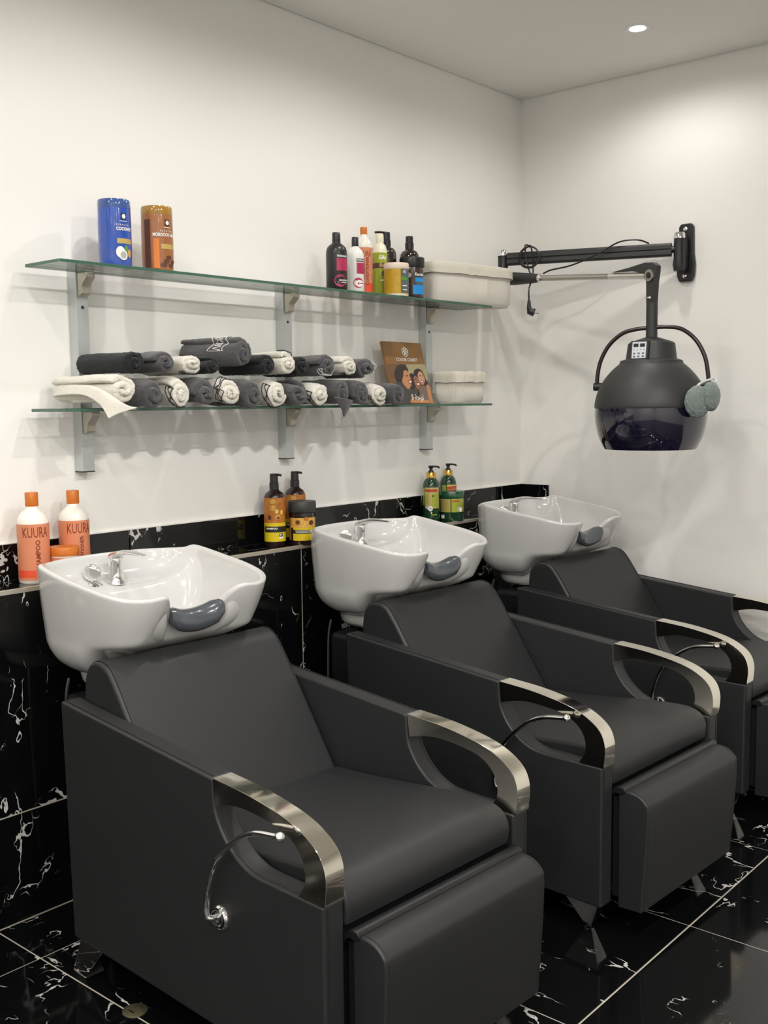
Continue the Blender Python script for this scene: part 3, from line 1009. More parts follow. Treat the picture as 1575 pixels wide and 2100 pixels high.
patch('label_line', R, .034, .038, 30, 58, WHITEP, e, .0011)
patch('label_line', R, .020, .023, 32, 58, WHITEP, e, .0011)
DKJ = mat('chocolate_jar', (0.045, 0.025, 0.020), 0.2, coat=0.4)
R = .0465
e = container('keratin_jar', 3.152, -.150, Z_UP, 'dark chocolate jar with black lid and bright blue label', 'jar')
MB().lathe([(R * .90, 0), (R * .93, .003), (R * .93, .108), (R * .90, .118)], 36).build('body', DKJ, e)
MB().lathe([(R, .118), (R * 1.02, .120), (R * 1.02, .150), (R * .98, .154), (.001, .1542)], 40).build('lid', BLACKPL, e)
R *= .93
patch('label_band', R, .016, .050, 4, 75, mat('cyan_label', (0.01, 0.28, 0.72), 0.4), e)
patch('label_band', R, .062, .078, 16, 75, mat('cyan_label'), e)
patch('label_strip', R, .050, .062, 20, 75, SLATE, e)
text_cyl('Keratin', R, 42, .089, .0165, WHITEP, e, bold=.0004, xs_=.85)
text_cyl('HAIR', R, -22, .048, .019, GREYP, e, vertical=True)
disc_print('emblem_print', R, .086, -16, .009, .010, GREYP, e, .0008)

# ------------------------------------------------------------------ fabric baskets
CORDM = mat('cream_cord', (0.70, 0.67, 0.60), 0.8, noise_scale=40, noise_amt=0.05)
LINEN = mat('cream_linen', (0.66, 0.625, 0.53), 0.85, noise_scale=9, noise_amt=0.10, bump=0.4, bump_scale=500, bump_dist=.001)


def basket(x, y, z, wx, wy, h, rz, label, corner=.05, seed=1, fold=.04):
    e = empty('fabric_basket', (x, y, z), rz, label, 'basket', 'cream fabric baskets')
    n = 220

    def P(i, grow, extra=0.0):
        t = 2 * pi * i / n
        a, b = wx / 2 + grow, wy / 2 + grow
        ex = 5.0
        c, s = cos(t), sin(t)
        d = (abs(c / a) ** ex + abs(s / b) ** ex) ** (-1 / ex)
        return d * c, d * s
    zs = [0, .006, .012, h * .4, h * .7, h - .01]
    mb = MB()
    def body(i, j):
        g = -.006 + .006 * sstep(0, .012, zs[j])
        rib = (.0017 if i % 2 else 0) * (1 if j > 1 else 0)
        px_, py_ = P(i, g + rib + .004 * zs[j] / h)
        return (px_, py_, zs[j])
    mb.grid(body, n, len(zs), True)
    mb.f.append(tuple(range(n - 1, -1, -1))); mb.mi.append(0)
    mb.build('body', CORDM, e, angle=60)
    ln = MB()
    rows = [(-.010, h * .35), (-.008, h - .012), (-.004, h - .001), (.003, h), (.008, h - .006), (.0085, h - fold * .5), (.0088, h - fold), (.005, h - fold + .001)]
    def liner(i, j):
        g, zz = rows[j]
        t = 2 * pi * i / n
        wob = noise.noise(Vector((cos(t) * 3 + seed, sin(t) * 3, j * .35)))
        fine = noise.noise(Vector((cos(t) * 9, sin(t) * 9 + seed, j * .9)))
        px_, py_ = P(i, g + .004 + (.0022 * fine + .002 * wob if j > 2 else 0))
        return (px_, py_, zz + (.005 * wob if j in (5, 6, 7) else .003 * wob if j in (2, 3, 4) else 0))
    ln.grid(liner, n, len(rows), True)
    ln.build('liner', LINEN, e, angle=70)
    return e


basket(3.528, -.122, Z_UP, .450, .135, .160, rad(-7.5), 'large cream fabric basket overhanging the end of the upper shelf', seed=3, fold=.045)
basket(3.478, -.130, Z_LO, .175, .135, .128, rad(-3), 'small cream fabric basket on the lower shelf', seed=7, fold=.043)

# ------------------------------------------------------------------ rolled towels on the lower shelf
TW = {'white': mat('white_terry', (0.72, 0.69, 0.61), 0.95, noise_scale=60, noise_amt=0.06, bump=0.9, bump_scale=420, bump_dist=.003, sheen=.3),
      'grey': mat('grey_terry', (0.062, 0.060, 0.064), 0.95, noise_scale=120, noise_amt=0.35, bump=0.9, bump_scale=420, bump_dist=.003, sheen=.35),
      'black': mat('black_terry', (0.0065, 0.0085, 0.011), 0.95, noise_scale=120, noise_amt=0.3, bump=0.9, bump_scale=420, bump_dist=.003, sheen=.12)}
EMB_B = mat('black_embroidery', (0.012, 0.011, 0.013), 0.7)
EMB_W = mat('white_embroidery', (0.68, 0.67, 0.66), 0.7)


TERRY = bpy.data.textures.new('terry_loops', 'CLOUDS')
TERRY.noise_scale = .0065
TERRY.noise_depth = 1


def towel(colr, x, z, R, rz_, label, y0=-.052, y1=-.268, x0=None, turns=2.3, seed=0, start=0.0, emb=None, tele=-.010, group=None, sag=0.0):
    """a roll lying along the shelf depth; x0 is the x of its back end"""
    rnd = random.Random(seed)
    e = empty('rolled_towel', (x, y1, z), 0, label, 'towel', group)
    x0 = x if x0 is None else x0
    Ln = y0 - y1
    per = 26
    nt = int(turns * per)
    r0 = R * .06
    pitch = (R - r0) / turns
    th_ = pitch * .465
    ny = 15
    ys_ = [0, .004, .010, .022] + [.022 + (Ln - .044) * k / (ny - 8) for k in range(1, ny - 8)] + [Ln - .022, Ln - .010, Ln - .004, Ln]
    ph = start

    def path(k, yy, side, shrink):
        t = k / nt
        a = ph + 2 * pi * turns * t
        r = r0 + (R - th_ - r0) * t
        lump = .19 * noise.noise(Vector((cos(a) * 1.3 + seed * 3.1, sin(a) * 1.3, yy * 9 + t * 2))) + .07 * noise.noise(Vector((cos(a) * 4, sin(a) * 4 + seed, yy * 26)))
        inner = 1 - t
        sq = 1 + inner * .35 * sin(seed * 1.7)
        r *= 1 + lump
        off = th_ * shrink * side
        xx = (r * sq + off) * cos(a)
        zz = (r / max(sq, .6) + off) * sin(a) * rz_
        zz = max(zz, -R * rz_ * .96 + .10 * zz)
        f_ = yy / Ln
        te = tele * (t - .55) * (1 - sstep(0, .3, f_)) * 2.0 + .004 * noise.noise(Vector((a * .7, seed, 1.3))) * (1 - sstep(0, .2, f_))
        return (xx + (x0 - x) * f_, yy - te + 0.0, zz - sag * (1 - sstep(0, .046, yy)))
    mb = MB()
    loop_n = 2 * (nt + 1)

    def P(i, j):
        yy = ys_[j]
        ed = min(j, len(ys_) - 1 - j)
        sh = (.55, .86, .98)[ed] if ed < 3 else 1.0
        if i <= nt:
            k = i
            side = 1
        else:
            k = 2 * nt + 1 - i
            side = -1
        if k == 0 or k == nt:
            sh *= .55
        return path(k, yy, side, sh)
    mb.grid(P, loop_n, len(ys_), True)
    for j in (0, len(ys_) - 1):
        o = j * loop_n
        for k in range(nt):
            mb.f.append((o + k, o + k + 1, o + 2 * nt + 1 - (k + 1), o + 2 * nt + 1 - k)); mb.mi.append(0)
    ro = mb.build('roll', TW[colr], e, angle=75, subsurf=1)
    md = ro.modifiers.new('terry', 'DISPLACE')
    md.texture = TERRY
    md.texture_coords = 'LOCAL'
    md.strength = .0045
    md.mid_level = .5
    if emb:
        em = EMB_B if colr == 'white' else EMB_W
        a0, a1, d0, d1, amp = emb
        def S(a, d, up=.0012):
            a = rad(a)
            t = 1 - ((ph + 2 * pi * turns - a) % (2 * pi)) / (2 * pi * turns)
            p = Vector(path(t * nt, d, 1, 1.0))
            c_ = Vector(((x0 - x) * d / Ln, p.y, 0))
            return tuple(p + (p - c_).normalized() * up)
        nseg = 30
        def stroke(name, fn, r_=.0013):
            MB().tube([S(*fn(q / nseg)) for q in range(nseg + 1)], r_, 6).build(name, em, e)
        stroke('embroidery', lambda t: (a0 + (a1 - a0) * t, d0 + .006 * sin(9 * t)))
        stroke('embroidery', lambda t: (a0 + (a1 - a0) * t, d1 + .006 * sin(7 * t + 1)))
        stroke('embroidery', lambda t: (a0 + (a1 - a0) * t, d0 + (d1 - d0) * (.5 + .36 * math.asin(sin(2 * pi * amp * t)) / 1.57)), .0011)
        stroke('embroidery', lambda t: (a0 + 4 + (a1 - a0 - 8) * t, d0 + (d1 - d0) * (.5 + .30 * sin(2 * pi * (amp * .7) * t + 1))), .0010)
        for q in (0.0, 1.0):
            MB().tube([S(a0 + (a1 - a0) * q, d0 + (d1 - d0) * k / 4) for k in range(5)], .0012, 6).build('embroidery', em, e)
    return e


gg, gw = 'grey towels in the bottom row', 'embroidered white towels in the bottom row'
t1 = towel('white', 1.735, 1.4405, .0470, 1.0, 'large plain white rolled towel with a loose corner hanging over the shelf edge', x0=1.690, y1=-.285, turns=2.0, seed=1, start=2.6)
# the loose corner drapes from under the roll and hangs over the glass edge
fl = MB()
fl_pts = [[(-.075, .235, -.016), (-.066, .21, .012), (-.052, .19, .0), (-.05, .17, -.035)],
          [(-.080, .165, -.012), (-.064, .145, .012), (-.046, .125, .004), (-.035, .11, -.030)],
          [(-.072, .085, -.014), (-.056, .065, .008), (-.034, .045, -.010), (-.018, .03, -.040)],
          [(-.062, .025, -.040), (-.046, .005, -.022), (-.022, -.008, -.035), (.005, -.012, -.050)],
          [(-.056, -.002, -.078), (-.036, -.012, -.066), (-.006, -.018, -.056), (.024, -.020, -.050)]]
rows = [cr(r_, 4) for r_ in fl_pts]
colsn = len(rows[0])
lines = [cr([rows[j][i] for j in range(len(rows))], 5) for i in range(colsn)]
fl.grid(lambda i, j: lines[i][j], colsn, len(lines[0]))
fl.build('loose_corner', TW['white'], t1, solid=.008, subsurf=1, angle=90)

towel('grey', 1.848, 1.4395, .0470, 1.02, 'rolled charcoal towel squeezed beside the large plain white towel', sag=.009, turns=1.9, seed=2, start=.6, group=gg)
towel('white', 1.943, 1.4375, .0450, 1.0, 'white rolled towel with black embroidery under the top-row grey roll beside the long black one', sag=.009, turns=2.2, seed=3, start=1.2, emb=(150, 300, .004, .030, 3), group=gw)
towel('grey', 2.037, 1.4390, .0465, 1.0, 'rolled charcoal towel under the flattened white towel', sag=.009, turns=1.9, seed=4, start=3.9, group=gg)
towel('white', 2.133, 1.4390, .0465, 1.0, 'white rolled towel with black embroidery below the mostly hidden black towel', sag=.009, turns=2.1, seed=5, start=2.2, emb=(80, 230, .003, .032, 2), group=gw)
towel('grey', 2.228, 1.4390, .0465, 1.04, 'rolled charcoal towel directly under the big emblem towel', sag=.009, turns=1.9, seed=6, start=.2, group=gg)
towel('white', 2.330, 1.4395, .0470, 1.0, 'white rolled towel with black embroidery below the small black towel', sag=.009, turns=2.2, seed=7, start=5.0, emb=(140, 310, .003, .030, 3), group=gw)
towel('grey', 2.425, 1.4375, .0455, 1.06, 'rolled charcoal towel hanging in front of the middle upright', sag=.009, turns=1.7, seed=8, start=3.1, group=gg)
towel('white', 2.523, 1.4385, .0460, 1.0, 'white rolled towel with black embroidery between the middle upright and the folded-corner towel', sag=.009, turns=1.9, seed=9, start=1.5, emb=(170, 330, .004, .034, 4), group=gw)
tg = towel('grey', 2.630, 1.4395, .0475, 1.0, 'rolled charcoal grey towel with a folded corner pointing down over the shelf edge', turns=1.8, seed=10, start=2.4)
MB().grid(lambda i, j: (-.050 + .090 * (i / 8) * (1 - j / 8) + .045 * (j / 8), -.006 - .012 * sin(pi * i / 8) * (1 - j / 8), -.020 - .012 * (i / 8) - .055 * (j / 8)), 9, 9).build('loose_corner', TW['grey'], tg, solid=.008, subsurf=1, angle=90)
towel('grey', 2.732, 1.4375, .0455, 1.05, 'rolled charcoal towel with a tight coil between the folded-corner towel and a white one', sag=.009, turns=2.4, seed=11, start=0.9, group=gg)
towel('white', 2.829, 1.4375, .0450, .98, 'white rolled towel with black embroidery in the bottom row close to the colour chart', sag=.009, turns=2.2, seed=12, start=4.4, emb=(190, 300, .003, .026, 3), group=gw)
towel('grey', 2.926, 1.4375, .0450, 1.08, 'rolled charcoal towel ending the bottom row beside the colour chart', sag=.009, turns=1.8, seed=13, start=1.9, group=gg)

ZT = 1.518
towel('black', 1.790, ZT + .002, .0430, .80, 'rolled black towel lying on top of the large plain white towel', x0=1.765, turns=2.0, seed=21, start=1.0, y1=-.262)
towel('grey', 1.893, ZT, .0430, .82, 'rolled grey towel squeezed beside the long black one in the top row', turns=2.0, seed=22, start=3.0)
towel('white', 1.990, ZT, .0455, .78, 'flattened white rolled towel beneath the big emblem towel', x0=1.985, turns=1.9, seed=23, start=.4, emb=(230, 330, .003, .022, 3), y1=-.265)
towel('black', 2.086, ZT - .005, .0400, .72, 'rolled black towel mostly hidden under the big emblem towel', turns=2.0, seed=24, start=2.0, y1=-.24)
towel('grey', 2.194, 1.5550, .0480, 1.0, 'big charcoal rolled towel with a white embroidered emblem on top', x0=2.135, turns=2.2, seed=25, start=.8, emb=(80, 170, .045, .095, 5), y1=-.26)
towel('black', 2.289, 1.519, .0390, .95, 'small rolled black towel between the emblem towel and a white one', turns=2.0, seed=26, start=2.9)
towel('white', 2.378, 1.524, .0440, .98, 'white rolled towel with black embroidery in the top row before the middle upright', turns=2.1, seed=27, start=1.7, emb=(25, 110, .003, .028, 3))
towel('black', 2.472, 1.523, .0435, .85, 'short rolled black towel tucked beside the middle upright in the top row', turns=2.0, seed=28, start=.2, y1=-.235)
towel('grey', 2.568, 1.5225, .0465, .84, 'grey rolled towel with white embroidery at its front in the top row', turns=1.9, seed=29, start=3.6, emb=(200, 340, .002, .022, 4), y1=-.262)
towel('white', 2.671, 1.5225, .0455, .84, 'white rolled towel with black embroidery on the top row of the colour chart end', turns=2.1, seed=30, start=2.1, emb=(230, 320, .003, .020, 3))
towel('grey', 2.785, 1.522, .0510, .82, 'wide grey rolled towel topping the pile beside the colour chart', turns=1.9, seed=31, start=5.2, emb=(-40, 60, .001, .024, 2), y1=-.245)

# ------------------------------------------------------------------ colour chart board
PB, PT = Vector((3.065, -.132, Z_LO)), Vector((3.065, -.070, Z_LO + .240))
W_, H_ = .236, (PT - PB).length
tilt = math.atan2(PT.y - PB.y, PT.z - PB.z)
ch = empty('colour_chart', (PB.x, PB.y, PB.z), 0, 'brown colour chart board with three smiling women leaning on the wall', 'colour chart')
ch.rotation_euler = (-tilt, 0, 0)
CB = mat('brown_card', (0.235, 0.115, 0.035), 0.45, noise_scale=6, noise_amt=0.2)
MB().box(0, W_, 0, .012, 0, H_).build('board', CB, ch, bevel=.001)


def zc(px, py):
    """from the measured crop of the printed cover to board coordinates"""
    t = (1800 - py) / 1690.0
    left = 120 + (1 - t) * 265
    return ((px - left) / 1020.0 * W_, t * H_)


def printed(name, pts, mt, layer, smooth_=True):
    q = [zc(*p) for p in pts]
    if smooth_:
        q = cr(q, 4, True)
    q = [(min(max(a, .001), W_ - .001), min(max(b, .001), H_ - .001)) for a, b in q]
    y = -.0003 - .00025 * layer
    bm = bmesh.new()
    f = bm.faces.new([bm.verts.new((a, y, b)) for a, b in q])
    bmesh.ops.triangulate(bm, faces=[f])
    me = bpy.data.meshes.new(name)
    bm.to_mesh(me)
    bm.free()
    me.materials.append(mt)
    o = bpy.data.objects.new(name, me)
    col.objects.link(o)
    o.parent = ch
    return o


BG1 = mat('print_olive', (0.36, 0.32, 0.17), 0.5, noise_scale=30, noise_amt=.15)
BG2 = mat('print_brown', (0.17, 0.085, 0.04), 0.5, noise_scale=40, noise_amt=.3)
HAIR = mat('print_hair', (0.035, 0.024, 0.022), 0.5)
SK1 = mat('print_skin_tan', (0.52, 0.235, 0.10), 0.5)
SK2 = mat('print_skin_brown', (0.30, 0.14, 0.085), 0.5)
SK3 = mat('print_skin_light', (0.55, 0.29, 0.18), 0.5)
TOP1 = mat('print_dark_top', (0.06, 0.055, 0.05), 0.5)
TOP2 = mat('print_mauve_top', (0.19, 0.13, 0.11), 0.5)
LIP = mat('print_lips', (0.28, 0.05, 0.04), 0.5)
printed('photo_background', [(220, 720), (1235, 700), (1395, 1790), (390, 1800)], BG2, 0, False)
printed('photo_background', [(720, 720), (1235, 700), (1300, 1150), (1000, 1200), (760, 1000)], BG1, 1, False)
printed('hair_print', [(400, 950), (460, 800), (560, 730), (680, 745), (755, 840), (760, 930), (690, 1000), (620, 1150), (560, 1200), (470, 1180), (410, 1080)], HAIR, 2)
printed('hair_print', [(800, 990), (870, 965), (930, 1010), (960, 1150), (950, 1300), (900, 1420), (830, 1420), (790, 1250)], HAIR, 2)
printed('hair_print', [(910, 920), (960, 850), (1040, 830), (1120, 870), (1180, 980), (1230, 1120), (1290, 1280), (1250, 1330), (1150, 1260), (1000, 1180), (930, 1060)], HAIR, 3)
printed('clothing_print', [(430, 1190), (560, 1180), (700, 1320), (790, 1430), (820, 1790), (640, 1795), (500, 1795)], TOP1, 2)
printed('clothing_print', [(790, 1420), (900, 1400), (1020, 1430), (1040, 1560), (920, 1580), (800, 1500)], TOP1, 3)
printed('clothing_print', [(1060, 1340), (1180, 1310), (1290, 1300), (1300, 1600), (1290, 1760), (1000, 1770), (960, 1600)], TOP2, 3)
printed('arm_print', [(1235, 1290), (1300, 1290), (1340, 1400), (1395, 1760), (1320, 1775), (1270, 1600)], SK1, 5)
printed('arm_print', [(820, 1680), (1000, 1690), (1290, 1700), (1320, 1775), (1060, 1770), (800, 1760)], SK1, 5)
printed('neck_print', [(590, 1170), (680, 1210), (790, 1330), (740, 1390), (640, 1280)], SK1, 3)
printed('face_print', [(640, 910), (720, 890), (765, 950), (800, 1060), (832, 1110), (812, 1150), (830, 1220), (825, 1310), (770, 1330), (690, 1280), (620, 1200), (600, 1130), (630, 1030)], SK1, 4)
printed('face_print', [(900, 1080), (950, 1030), (1020, 1100), (1055, 1200), (1060, 1310), (1010, 1380), (950, 1330), (915, 1220)], SK2, 4)
printed('face_print', [(1010, 990), (1060, 905), (1120, 930), (1170, 1020), (1200, 1110), (1185, 1210), (1140, 1270), (1080, 1230), (1030, 1130)], SK3, 5)
for pts in ([(770, 1180), (830, 1170), (825, 1215), (780, 1215)], [(975, 1245), (1040, 1240), (1035, 1275), (990, 1275)], [(1085, 1180), (1150, 1165), (1140, 1195), (1100, 1200)]):
    printed('smile_print', pts, WHITEP, 7)
for pts in ([(755, 1160), (835, 1150), (835, 1240), (775, 1240)], [(965, 1230), (1048, 1225), (1040, 1290), (980, 1292)], [(1078, 1165), (1160, 1150), (1150, 1215), (1090, 1215)]):
    printed('lips_print', pts, LIP, 6)
for pts in ([(690, 1030), (740, 1020), (745, 1045), (695, 1050)], [(930, 1120), (960, 1115), (962, 1135), (935, 1140)], [(1050, 1020), (1085, 1010), (1088, 1035), (1055, 1040)], [(1130, 1020), (1155, 1030), (1155, 1045), (1130, 1042)]):
    printed('eye_print', pts, HAIR, 7)


def chart_text(txt, px, py, size, bold=0.0, spacing=1.0, sx=1.0):
    bm = text_mesh(txt, size, bold, spacing)
    a, b = zc(px, py)
    for v in bm.verts:
        v.co = Vector((a + v.co.x * sx, -.0026, b + v.co.y))
    me = bpy.data.meshes.new('lettering')
    bm.to_mesh(me)
    bm.free()
    me.materials.append(WHITEP)
    o = bpy.data.objects.new('lettering', me)
    col.objects.link(o)
    o.parent = ch


chart_text('COLOR CHART', 735, 600, .0185, .0001, 1.0, 1.0)
chart_text('\ufe94\ufea3\ufeee\ufedf', 1020, 1630, .030, .0003)
chart_text('\ufedf\ufe8d', 840, 1620, .030, .0003)
eb = MB()
bx, bz = zc(700, 380)
for k in range(6):
    a = pi / 6 + k * pi / 3
    cx_, cz_ = bx + .011 * cos(a), bz + .0125 * sin(a)
    ring = [(cx_ + .0072 * cos(t), -.0012, cz_ + .0072 * sin(t)) for t in [2 * pi * i / 14 for i in range(15)]]
    MB().tube(ring, .0011, 5, cap=False).build('emblem_print', WHITEP, ch)
MB().tube([(bx + .007 * cos(t), -.0012, bz + .008 * sin(t)) for t in [2 * pi * i / 6 for i in range(7)]], .0011, 5).build('emblem_print', WHITEP, ch)

# ------------------------------------------------------------------ wall-mounted hood dryer
HX, HY = 3.55, -.938
VIS = mat('violet_visor', (0.010, 0.008, 0.022), 0.06, coat=0.5, spec=0.6)
YOKE = mat('dark_brown_tube', (0.022, 0.012, 0.014), 0.3)
PANEL = mat('pale_panel', (0.66, 0.70, 0.74), 0.35)
dr = empty('hood_dryer', (XR, -.803, 1.99), 0, 'black wall-mounted salon hood dryer on a folding arm', 'hair dryer')
O = Vector((XR, -.803, 1.99))


def D(mb):
    return mb.move(Matrix.Translation(-O))


def world(pts):
    return [Vector(p) for p in pts]


pl = [(-.026, -.114), (.026, -.114), (.036, -.092), (.040, -.045), (.033, 0), (.030, .105), (.022, .117), (-.022, .117), (-.030, .105), (-.033, 0), (-.040, -.045), (-.036, -.092)]
mb = MB()
mb.prism([(a, b) for a, b in pl], -.022, -.0005, 'x')
plate = mb.build('wall_plate', BLACKPL, dr, bevel=.006, seg=3)
for z in (.095, -.092):
    b = MB().lathe([(.0005, .006), (.005, .006), (.009, .003), (.0095, 0)], 16, cap=False)
    b.move(Matrix.Translation((-.0215, 0, z)) @ Matrix.Rotation(rad(-90), 4, 'Y'))
    b.build('bolt', CHROME, plate)
MB().box(-.060, -.018, -.016, .016, -.075, .055).build('bracket', BLACKPL, dr, bevel=.008, seg=3)
MX, MY = XR - .070, -.800
D(MB().lathe([(.021, 1.915), (.026, 1.94), (.022, 1.965), (.022, 2.045)], 24, (MX, MY, 0))).build('pivot', BLACKPL, dr)
D(MB().lathe([(.0235, 2.043), (.0235, 2.058), (.020, 2.066), (.001, 2.067)], 24, (MX, MY, 0))).build('pivot_cap', CHROME, dr)
JX, JY = 3.830, -.104
# upper arm: rounded beam with a groove
A = Vector((MX, MY, 2.000)); B_ = Vector((JX, JY, 2.003))
ax = (B_ - A).normalized(); sd = ax.cross(Vector((0, 0, 1))).normalized(); up_ = sd.cross(ax)
sec = [(-.016, -.018), (-.011, -.026), (.011, -.026), (.016, -.018), (.016, -.004), (.0125, 0), (.016, .004), (.016, .018), (.011, .026), (-.011, .026), (-.016, .018), (-.016, .004), (-.0125, 0), (-.016, -.004)]
mb = MB()
ends = [A + ax * .030, B_ - ax * .020]
mb.grid(lambda i, j: tuple(ends[j] + sd * sec[i][0] + up_ * sec[i][1]), len(sec), 2, True)
mb.f += [tuple(range(len(sec))), tuple(range(2 * len(sec) - 1, len(sec) - 1, -1))]; mb.mi += [0, 0]
arm = D(mb).build('upper_arm', MATTEBK, dr, angle=25)
D(MB().tube([A + ax * .005, A + ax * .05], .014, 14)).build('arm_collar', BLACKPL, dr)
D(MB().lathe([(.024, 1.912), (.024, 1.932), (.022, 1.937), (.022, 2.020)], 24, (JX, JY, 0))).build('elbow', BLACKPL, dr)
D(MB().lathe([(.0245, 2.018), (.0245, 2.034), (.020, 2.042), (.001, 2.043)], 24, (JX, JY, 0))).build('elbow_cap', CHROME, dr)
# lower arm: sleeve, spring rod, hinge
S0 = Vector((JX, JY, 1.922)); H0 = Vector((HX, HY, 1.842))
d_ = (H0 - S0)
D(MB().tube([S0 + d_ * .02, S0 + d_ * .10, S0 + d_ * .22, S0 + d_ * .28], .025, 18, radii=[.027, .0265, .021, .016])).build('lower_arm_sleeve', MATTEBK, dr)
D(MB().tube([S0 + d_ * .28, S0 + d_ * .30], .0175, 18)).build('rod_collar', CHROME, dr)
D(MB().tube([S0 + d_ * .29, S0 + d_ * .76], .0115, 16)).build('spring_rod', STEEL2, dr)
D(MB().tube([S0 + d_ * .75, S0 + d_ * .965], .0125, 16)).build('spring_rod_end', mat('bright_aluminium', (0.75, 0.74, 0.70), 0.25, 0.8), dr)
dn_ = d_.normalized(); sn = dn_.cross(Vector((0, 0, 1))).normalized()


def hp(a, b, s):
    return tuple(H0 + dn_ * a + Vector((0, 0, b)) + sn * s)


prof = [(-.205, .014), (-.11, .030), (-.03, .046), (.012, .046), (.030, .034), (.028, .012), (.022, -.02), (.016, -.105), (-.018, -.105), (-.020, -.03), (-.022, .006), (-.10, .018)]
mb = MB()
n_ = len(prof)
vs = [hp(a, b, -.013) for a, b in prof] + [hp(a, b, .013) for a, b in prof]
mb.add(vs, [(i, (i + 1) % n_, n_ + (i + 1) % n_, n_ + i) for i in range(n_)] + [tuple(range(n_)), tuple(range(2 * n_ - 1, n_ - 1, -1))])
D(mb).build('hinge_bracket', MATTEBK, dr, bevel=.003, seg=2)
cdir = (CAM - H0); cdir.z = 0
sgn = 1 if sn.dot(cdir) > 0 else -1
D(MB().tube([hp(0, 0, sgn * .012), hp(0, 0, sgn * .020)], .021, 24)).build('hinge_ring', STEEL2, dr)
D(MB().tube([hp(0, 0, sgn * .019), hp(0, 0, sgn * .0215)], .011, 20)).build('hinge_bolt', BLACKPL, dr)
D(MB().tube([hp(-.026, -.078, sgn * .004), hp(.006, -.078, sgn * .018)], .004, 10)).build('lock_screw', CHROME, dr)
D(MB().tube([(HX, HY, 1.745), (HX, HY, 1.62)], .0205, 24)).build('pole', MATTEBK, dr)
# hood
hood = D(MB().lathe(cr([(.199, 1.369), (.2005, 1.378), (.1975, 1.400), (.186, 1.438), (.165, 1.475), (.139, 1.506), (.113, 1.529)], 4) + [(.110, 1.539), (.096, 1.544)], 64, (HX, HY, 0), cap=False)) \
    .build('hood_shell', MATTEBK, dr)
D(MB().lathe([(.157, 1.221)] + cr([(.164, 1.221), (.184, 1.262), (.196, 1.310), (.1995, 1.345), (.199, 1.370)], 4) + [(.192, 1.370), (.192, 1.345), (.188, 1.310), (.176, 1.262)], 64, (HX, HY, 0), cap=False)).build('visor', VIS, dr)
D(MB().lathe([(.19, 1.372), (.150, 1.47), (.09, 1.535), (.001, 1.54)], 40, (HX, HY, 0), cap=False)).build('hood_liner', mat('dark_liner', (0.02, 0.02, 0.022), 0.6), dr)
D(MB().lathe([(.094, 1.540), (.090, 1.548), (.083, 1.600), (.076, 1.606), (.026, 1.622), (.020, 1.624)], 40, (HX, HY, 0))).build('motor_housing', MATTEBK, dr)
# control panel on the housing, turned a little to the left of the viewer
fa = cam_ang(HX, HY)
pa = fa - rad(27)
rr = .0885
pc = Vector((HX + rr * cos(pa), HY + rr * sin(pa), 1.574))
px_, pz_ = Vector((-sin(pa), cos(pa), 0)), Vector((-.13 * cos(pa), -.13 * sin(pa), 1)).normalized()
pn = px_.cross(pz_)


def pbox(name, u0, u1, w0, w1, t0, t1, mt, parent):
    vs = [tuple(pc - O + px_ * u + pz_ * w + pn * t) for t in (t0, t1) for w in (w0, w1) for u in (u0, u1)]
    return MB().add(vs, [(0, 2, 3, 1), (4, 5, 7, 6), (0, 1, 5, 4), (2, 6, 7, 3), (0, 4, 6, 2), (1, 3, 7, 5)]).build(name, mt, parent)


pbox('panel_housing', -.034, .034, -.034, .034, -.016, .004, MATTEBK, dr)
cp = pbox('control_panel', -.027, .027, -.029, .029, .003, .006, PANEL, dr)
for s in (-1, 1):
    pbox('display', s * .0125 - .0095, s * .0125 + .0095, .011, .023, .006, .0066, BLACK, cp)
for u in (-.019, -.006, .007, .020):
    pbox('button', u - .0025, u + .0025, -.001, .004, .006, .0066, GREYP, cp)
for u, w_ in ((-.017, -.012), (0, -.012), (.017, -.012), (-.017, -.023), (0, -.023), (.017, -.023)):
    pbox('button', u - .004, u + .004, w_ - .003, w_ + .003, .006, .0068, mat('print_slate', (0.12, 0.14, 0.16), 0.5), cp)
# yoke spanning the hood
rdir = Vector((r2.x, r2.y, 0)).normalized()
rdir = (rdir * cos(rad(25)) + Vector((CAM.x - HX, CAM.y - HY, 0)).normalized() * sin(rad(25))).normalized()
arch = [(-.182, 1.455), (-.181, 1.49), (-.170, 1.545), (-.142, 1.600), (-.098, 1.640), (-.05, 1.654), (0, 1.657), (.05, 1.658), (.098, 1.648), (.142, 1.610), (.172, 1.552), (.184, 1.49), (.186, 1.455)]
D(MB().tube([(HX + rdir.x * a, HY + rdir.y * a, b) for a, b in [(1.09 * p_[0], p_[1]) for p_ in cr(arch, 5)]], .0075, 12)).build('yoke', YOKE, dr)
for s in (-1, 1):
    c0 = Vector((HX, HY, 1.448))
    D(MB().tube([c0 + rdir * (s * .172), c0 + rdir * (s * .210)], .015, 18)).build('pivot_knob', BLACKPL, dr)
c0 = Vector((HX, HY, 1.448))
D(MB().tube([c0 + rdir * .209, c0 + rdir * .219], .016, 18)).build('pivot_cap', CHROME, dr)
